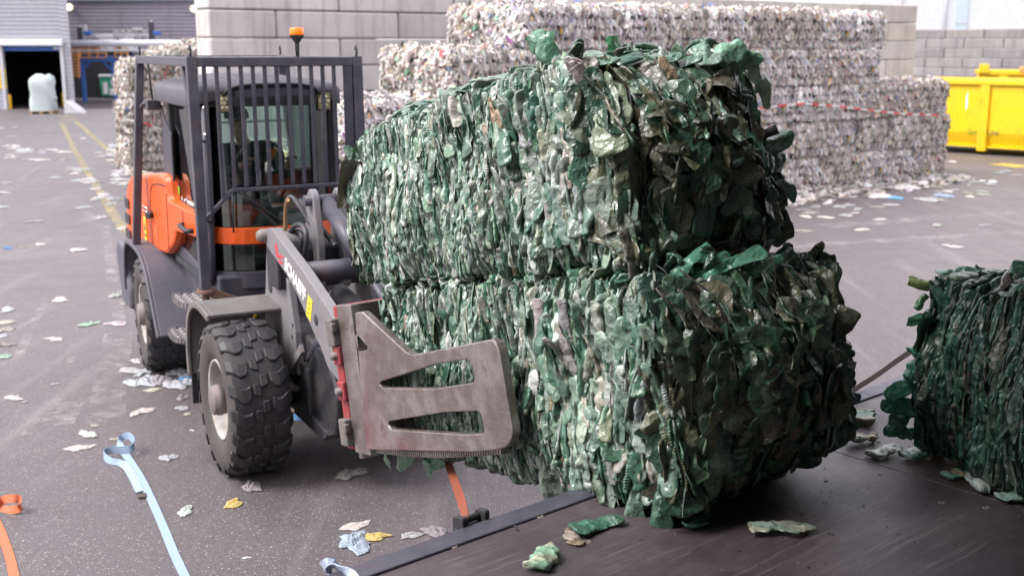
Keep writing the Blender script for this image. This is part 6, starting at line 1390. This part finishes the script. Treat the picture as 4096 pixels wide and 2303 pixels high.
cluster(310, 684, 42, 16, 14, .36, 'white scrap in the patch left of the near yellow line', ('white',) * 6 + ('clear', 'grey', 'yellow')); cluster(345, 728, 32, 9, 8, .36, 'white scrap below the patch by the near yellow line'); cluster(425, 785, 45, 9, 13, .34, 'white scrap heaped where the near yellow line ends'); cluster(450, 805, 30, 14, 7, .26, 'white scrap scattered below the line end')
cluster(430, 620, 45, 30, 14, .36, 'white scrap between the two yellow lines', ('white',) * 6 + ('clear',)); cluster(465, 690, 40, 18, 13, .36, 'white scrap beside the far yellow line'); cluster(490, 730, 32, 12, 12, .36, 'white scrap heap by the foot of the weathered bales'); cluster(470, 580, 30, 10, 8, .36, 'white scrap near the weathered bale corner')
for x, y in ((335, 556), (345, 720), (385, 757), (28, 733), (4, 773), (4, 830), (50, 548), (190, 525), (225, 712), (260, 640), (390, 800), (335, 832), (140, 887), (400, 558), (60, 510), (5, 515)): scrap(x, y, .34, 'white', 'lone white scrap on the left asphalt', 'lone white scraps on the left asphalt')
for x, y, k in ((3209, 841, 'white'), (3242, 854, 'white'), (3225, 868, 'white'), (3302, 871, 'white'), (3267, 825, 'white'), (3432, 839, 'white'), (3422, 854, 'white'), (3387, 864, 'white'), (3513, 829, 'white'), (3565, 821, 'white'), (3358, 829, 'white'), (3395, 822, 'white'), (3855, 706, 'white'), (3864, 719, 'white'), (3897, 730, 'white'), (3960, 738, 'white'), (4000, 694, 'white'), (4025, 686, 'white'), (4070, 703, 'white'), (3810, 649, 'white'), (3880, 787, 'white'), (3870, 773, 'white'), (3928, 769, 'white'), (3934, 781, 'white'), (3524, 879, 'white'), (3217, 926, 'white'), (3447, 920, 'white'), (3750, 903, 'white'), (3938, 903, 'white'), (3810, 988, 'white'), (3752, 769, 'white'), (3793, 768, 'white'), (3818, 762, 'white')):
    scrap(x, y, .3, k, 'lone white scrap on the right asphalt in front of the long stack', 'lone white scraps on the right asphalt')
for x, y, s, k, lab in ((3620, 755, .75, 'white', 'big white bag among the litter before the long stack'), (3715, 803, .55, 'white', 'flat white piece nearest in the litter before the stack'), (3775, 786, .5, 'paleblue', 'pale blue bag right of the litter before the stack'), (3520, 790, .7, 'white', 'long white film in the litter before the stack'), (3580, 795, .4, 'blue', 'blue tipped film beside the long white film'), (3735, 748, .5, 'white', 'white bag at the right end of the stack litter')): scrap(x, y, s, k, lab)
# the dense drift of shreds along the foot of the long stack cannot be counted: one mass
def heap(name, label, pts, n, seed, s0, s1, pal, spread):
    fl = Flakes(seed); g = fl.g; P = np.array([atz(*p) for p in pts]); t = g.uniform(0, len(pts) - 1, n); i = np.minimum(t.astype(int), len(pts) - 2); f = (t - i)[:, None]
    c = P[i] * (1 - f) + P[i + 1] * f; c = c + np.abs(g.normal(0, 1, (n, 1))) * spread * np.array([.609, -.793, 0]); c[:, 2] = .01 + np.abs(g.normal(0, .05, n))
    U = nrm(np.c_[g.normal(0, 1, (n, 2)), g.normal(0, .25, n)]); V = nrm(np.cross(np.tile([0, 0, 1.], (n, 1)), U)); Nn = np.cross(U, V)
    ln = g.uniform(s0, s1, n); fl.add(c, U, V, Nn, ln, ln * g.uniform(.4, .9, n), pick(g, pal, n), nu=4, nv=4, convex=.3, bend=.3, crumple=.25)
    o = bpy.data.objects.new(name, fl.mesh(name, M['litter'])); COL.objects.link(o); tag(o, label, 'litter', kind='stuff')
heap('litter', 'dense drift of pale plastic shreds along the foot of the long bale stack', [(2900, 815), (3210, 775), (3480, 738), (3770, 705)], 1500, 71, .08, .3, PAL_WHITE[:5], .45)
heap('litter', 'pale shreds along the foot of the weathered bale pile', [(500, 692), (660, 725), (760, 735)], 300, 72, .08, .3, PAL_BROWN[:5], .3)

# ------------------------------------------------------------ sky, sun, camera
w = bpy.data.worlds.new('World'); scn.world = w; w.use_nodes = True; nt = w.node_tree; nt.nodes.clear()
sky = nt.nodes.new('ShaderNodeTexSky'); sky.sky_type = 'NISHITA'; sky.sun_disc = False
SUN_EL = R_(52); sdir = Vector((-.80, -.25)).normalized()
sky.sun_elevation = SUN_EL; sky.sun_rotation = math.atan2(sdir.x, sdir.y); sky.dust_density = 4; sky.air_density = 1.2
hs = nt.nodes.new('ShaderNodeHueSaturation'); hs.inputs['Saturation'].default_value = .3
bg = nt.nodes.new('ShaderNodeBackground'); bg.inputs[1].default_value = .14; ow = nt.nodes.new('ShaderNodeOutputWorld')
nt.links.new(sky.outputs[0], hs.inputs['Color']); mxs = nt.nodes.new('ShaderNodeMix'); mxs.data_type = 'RGBA'; mxs.inputs[0].default_value = .6; mxs.inputs[7].default_value = (5.5, 5.2, 5.7, 1)   # cloud cover over the clear sky
nt.links.new(hs.outputs[0], mxs.inputs[6]); nt.links.new(mxs.outputs[2], bg.inputs[0]); nt.links.new(bg.outputs[0], ow.inputs[0])
sl = bpy.data.lights.new('Sun', 'SUN'); sl.energy = 1.4; sl.angle = R_(25); sl.color = (1, .96, .92)
so = bpy.data.objects.new('Sun', sl); COL.objects.link(so)
sd = Vector((sdir.x * math.cos(SUN_EL), sdir.y * math.cos(SUN_EL), math.sin(SUN_EL))); so.rotation_euler = sd.to_track_quat('Z', 'Y').to_euler(); so.location = (-10, -3, 20)
cam = bpy.data.cameras.new('Camera'); co = bpy.data.objects.new('Camera', cam); COL.objects.link(co); scn.camera = co
co.location = (0, 0, CAMH); co.rotation_euler = (math.pi / 2 - PITCH, 0, 0)
cam.sensor_width = 36; cam.lens = 36 * FPX / 4096; cam.clip_end = 2000; cam.clip_start = .05
cam.dof.use_dof = True; cam.dof.focus_distance = 5.3; cam.dof.aperture_fstop = 2.8
scn.view_settings.view_transform = 'Standard'; scn.view_settings.look = 'None'; scn.view_settings.exposure = 1.55; scn.view_settings.gamma = 1
scn.cycles.max_bounces = 8; scn.cycles.transparent_max_bounces = 12; scn.cycles.caustics_reflective = False; scn.cycles.caustics_refractive = False
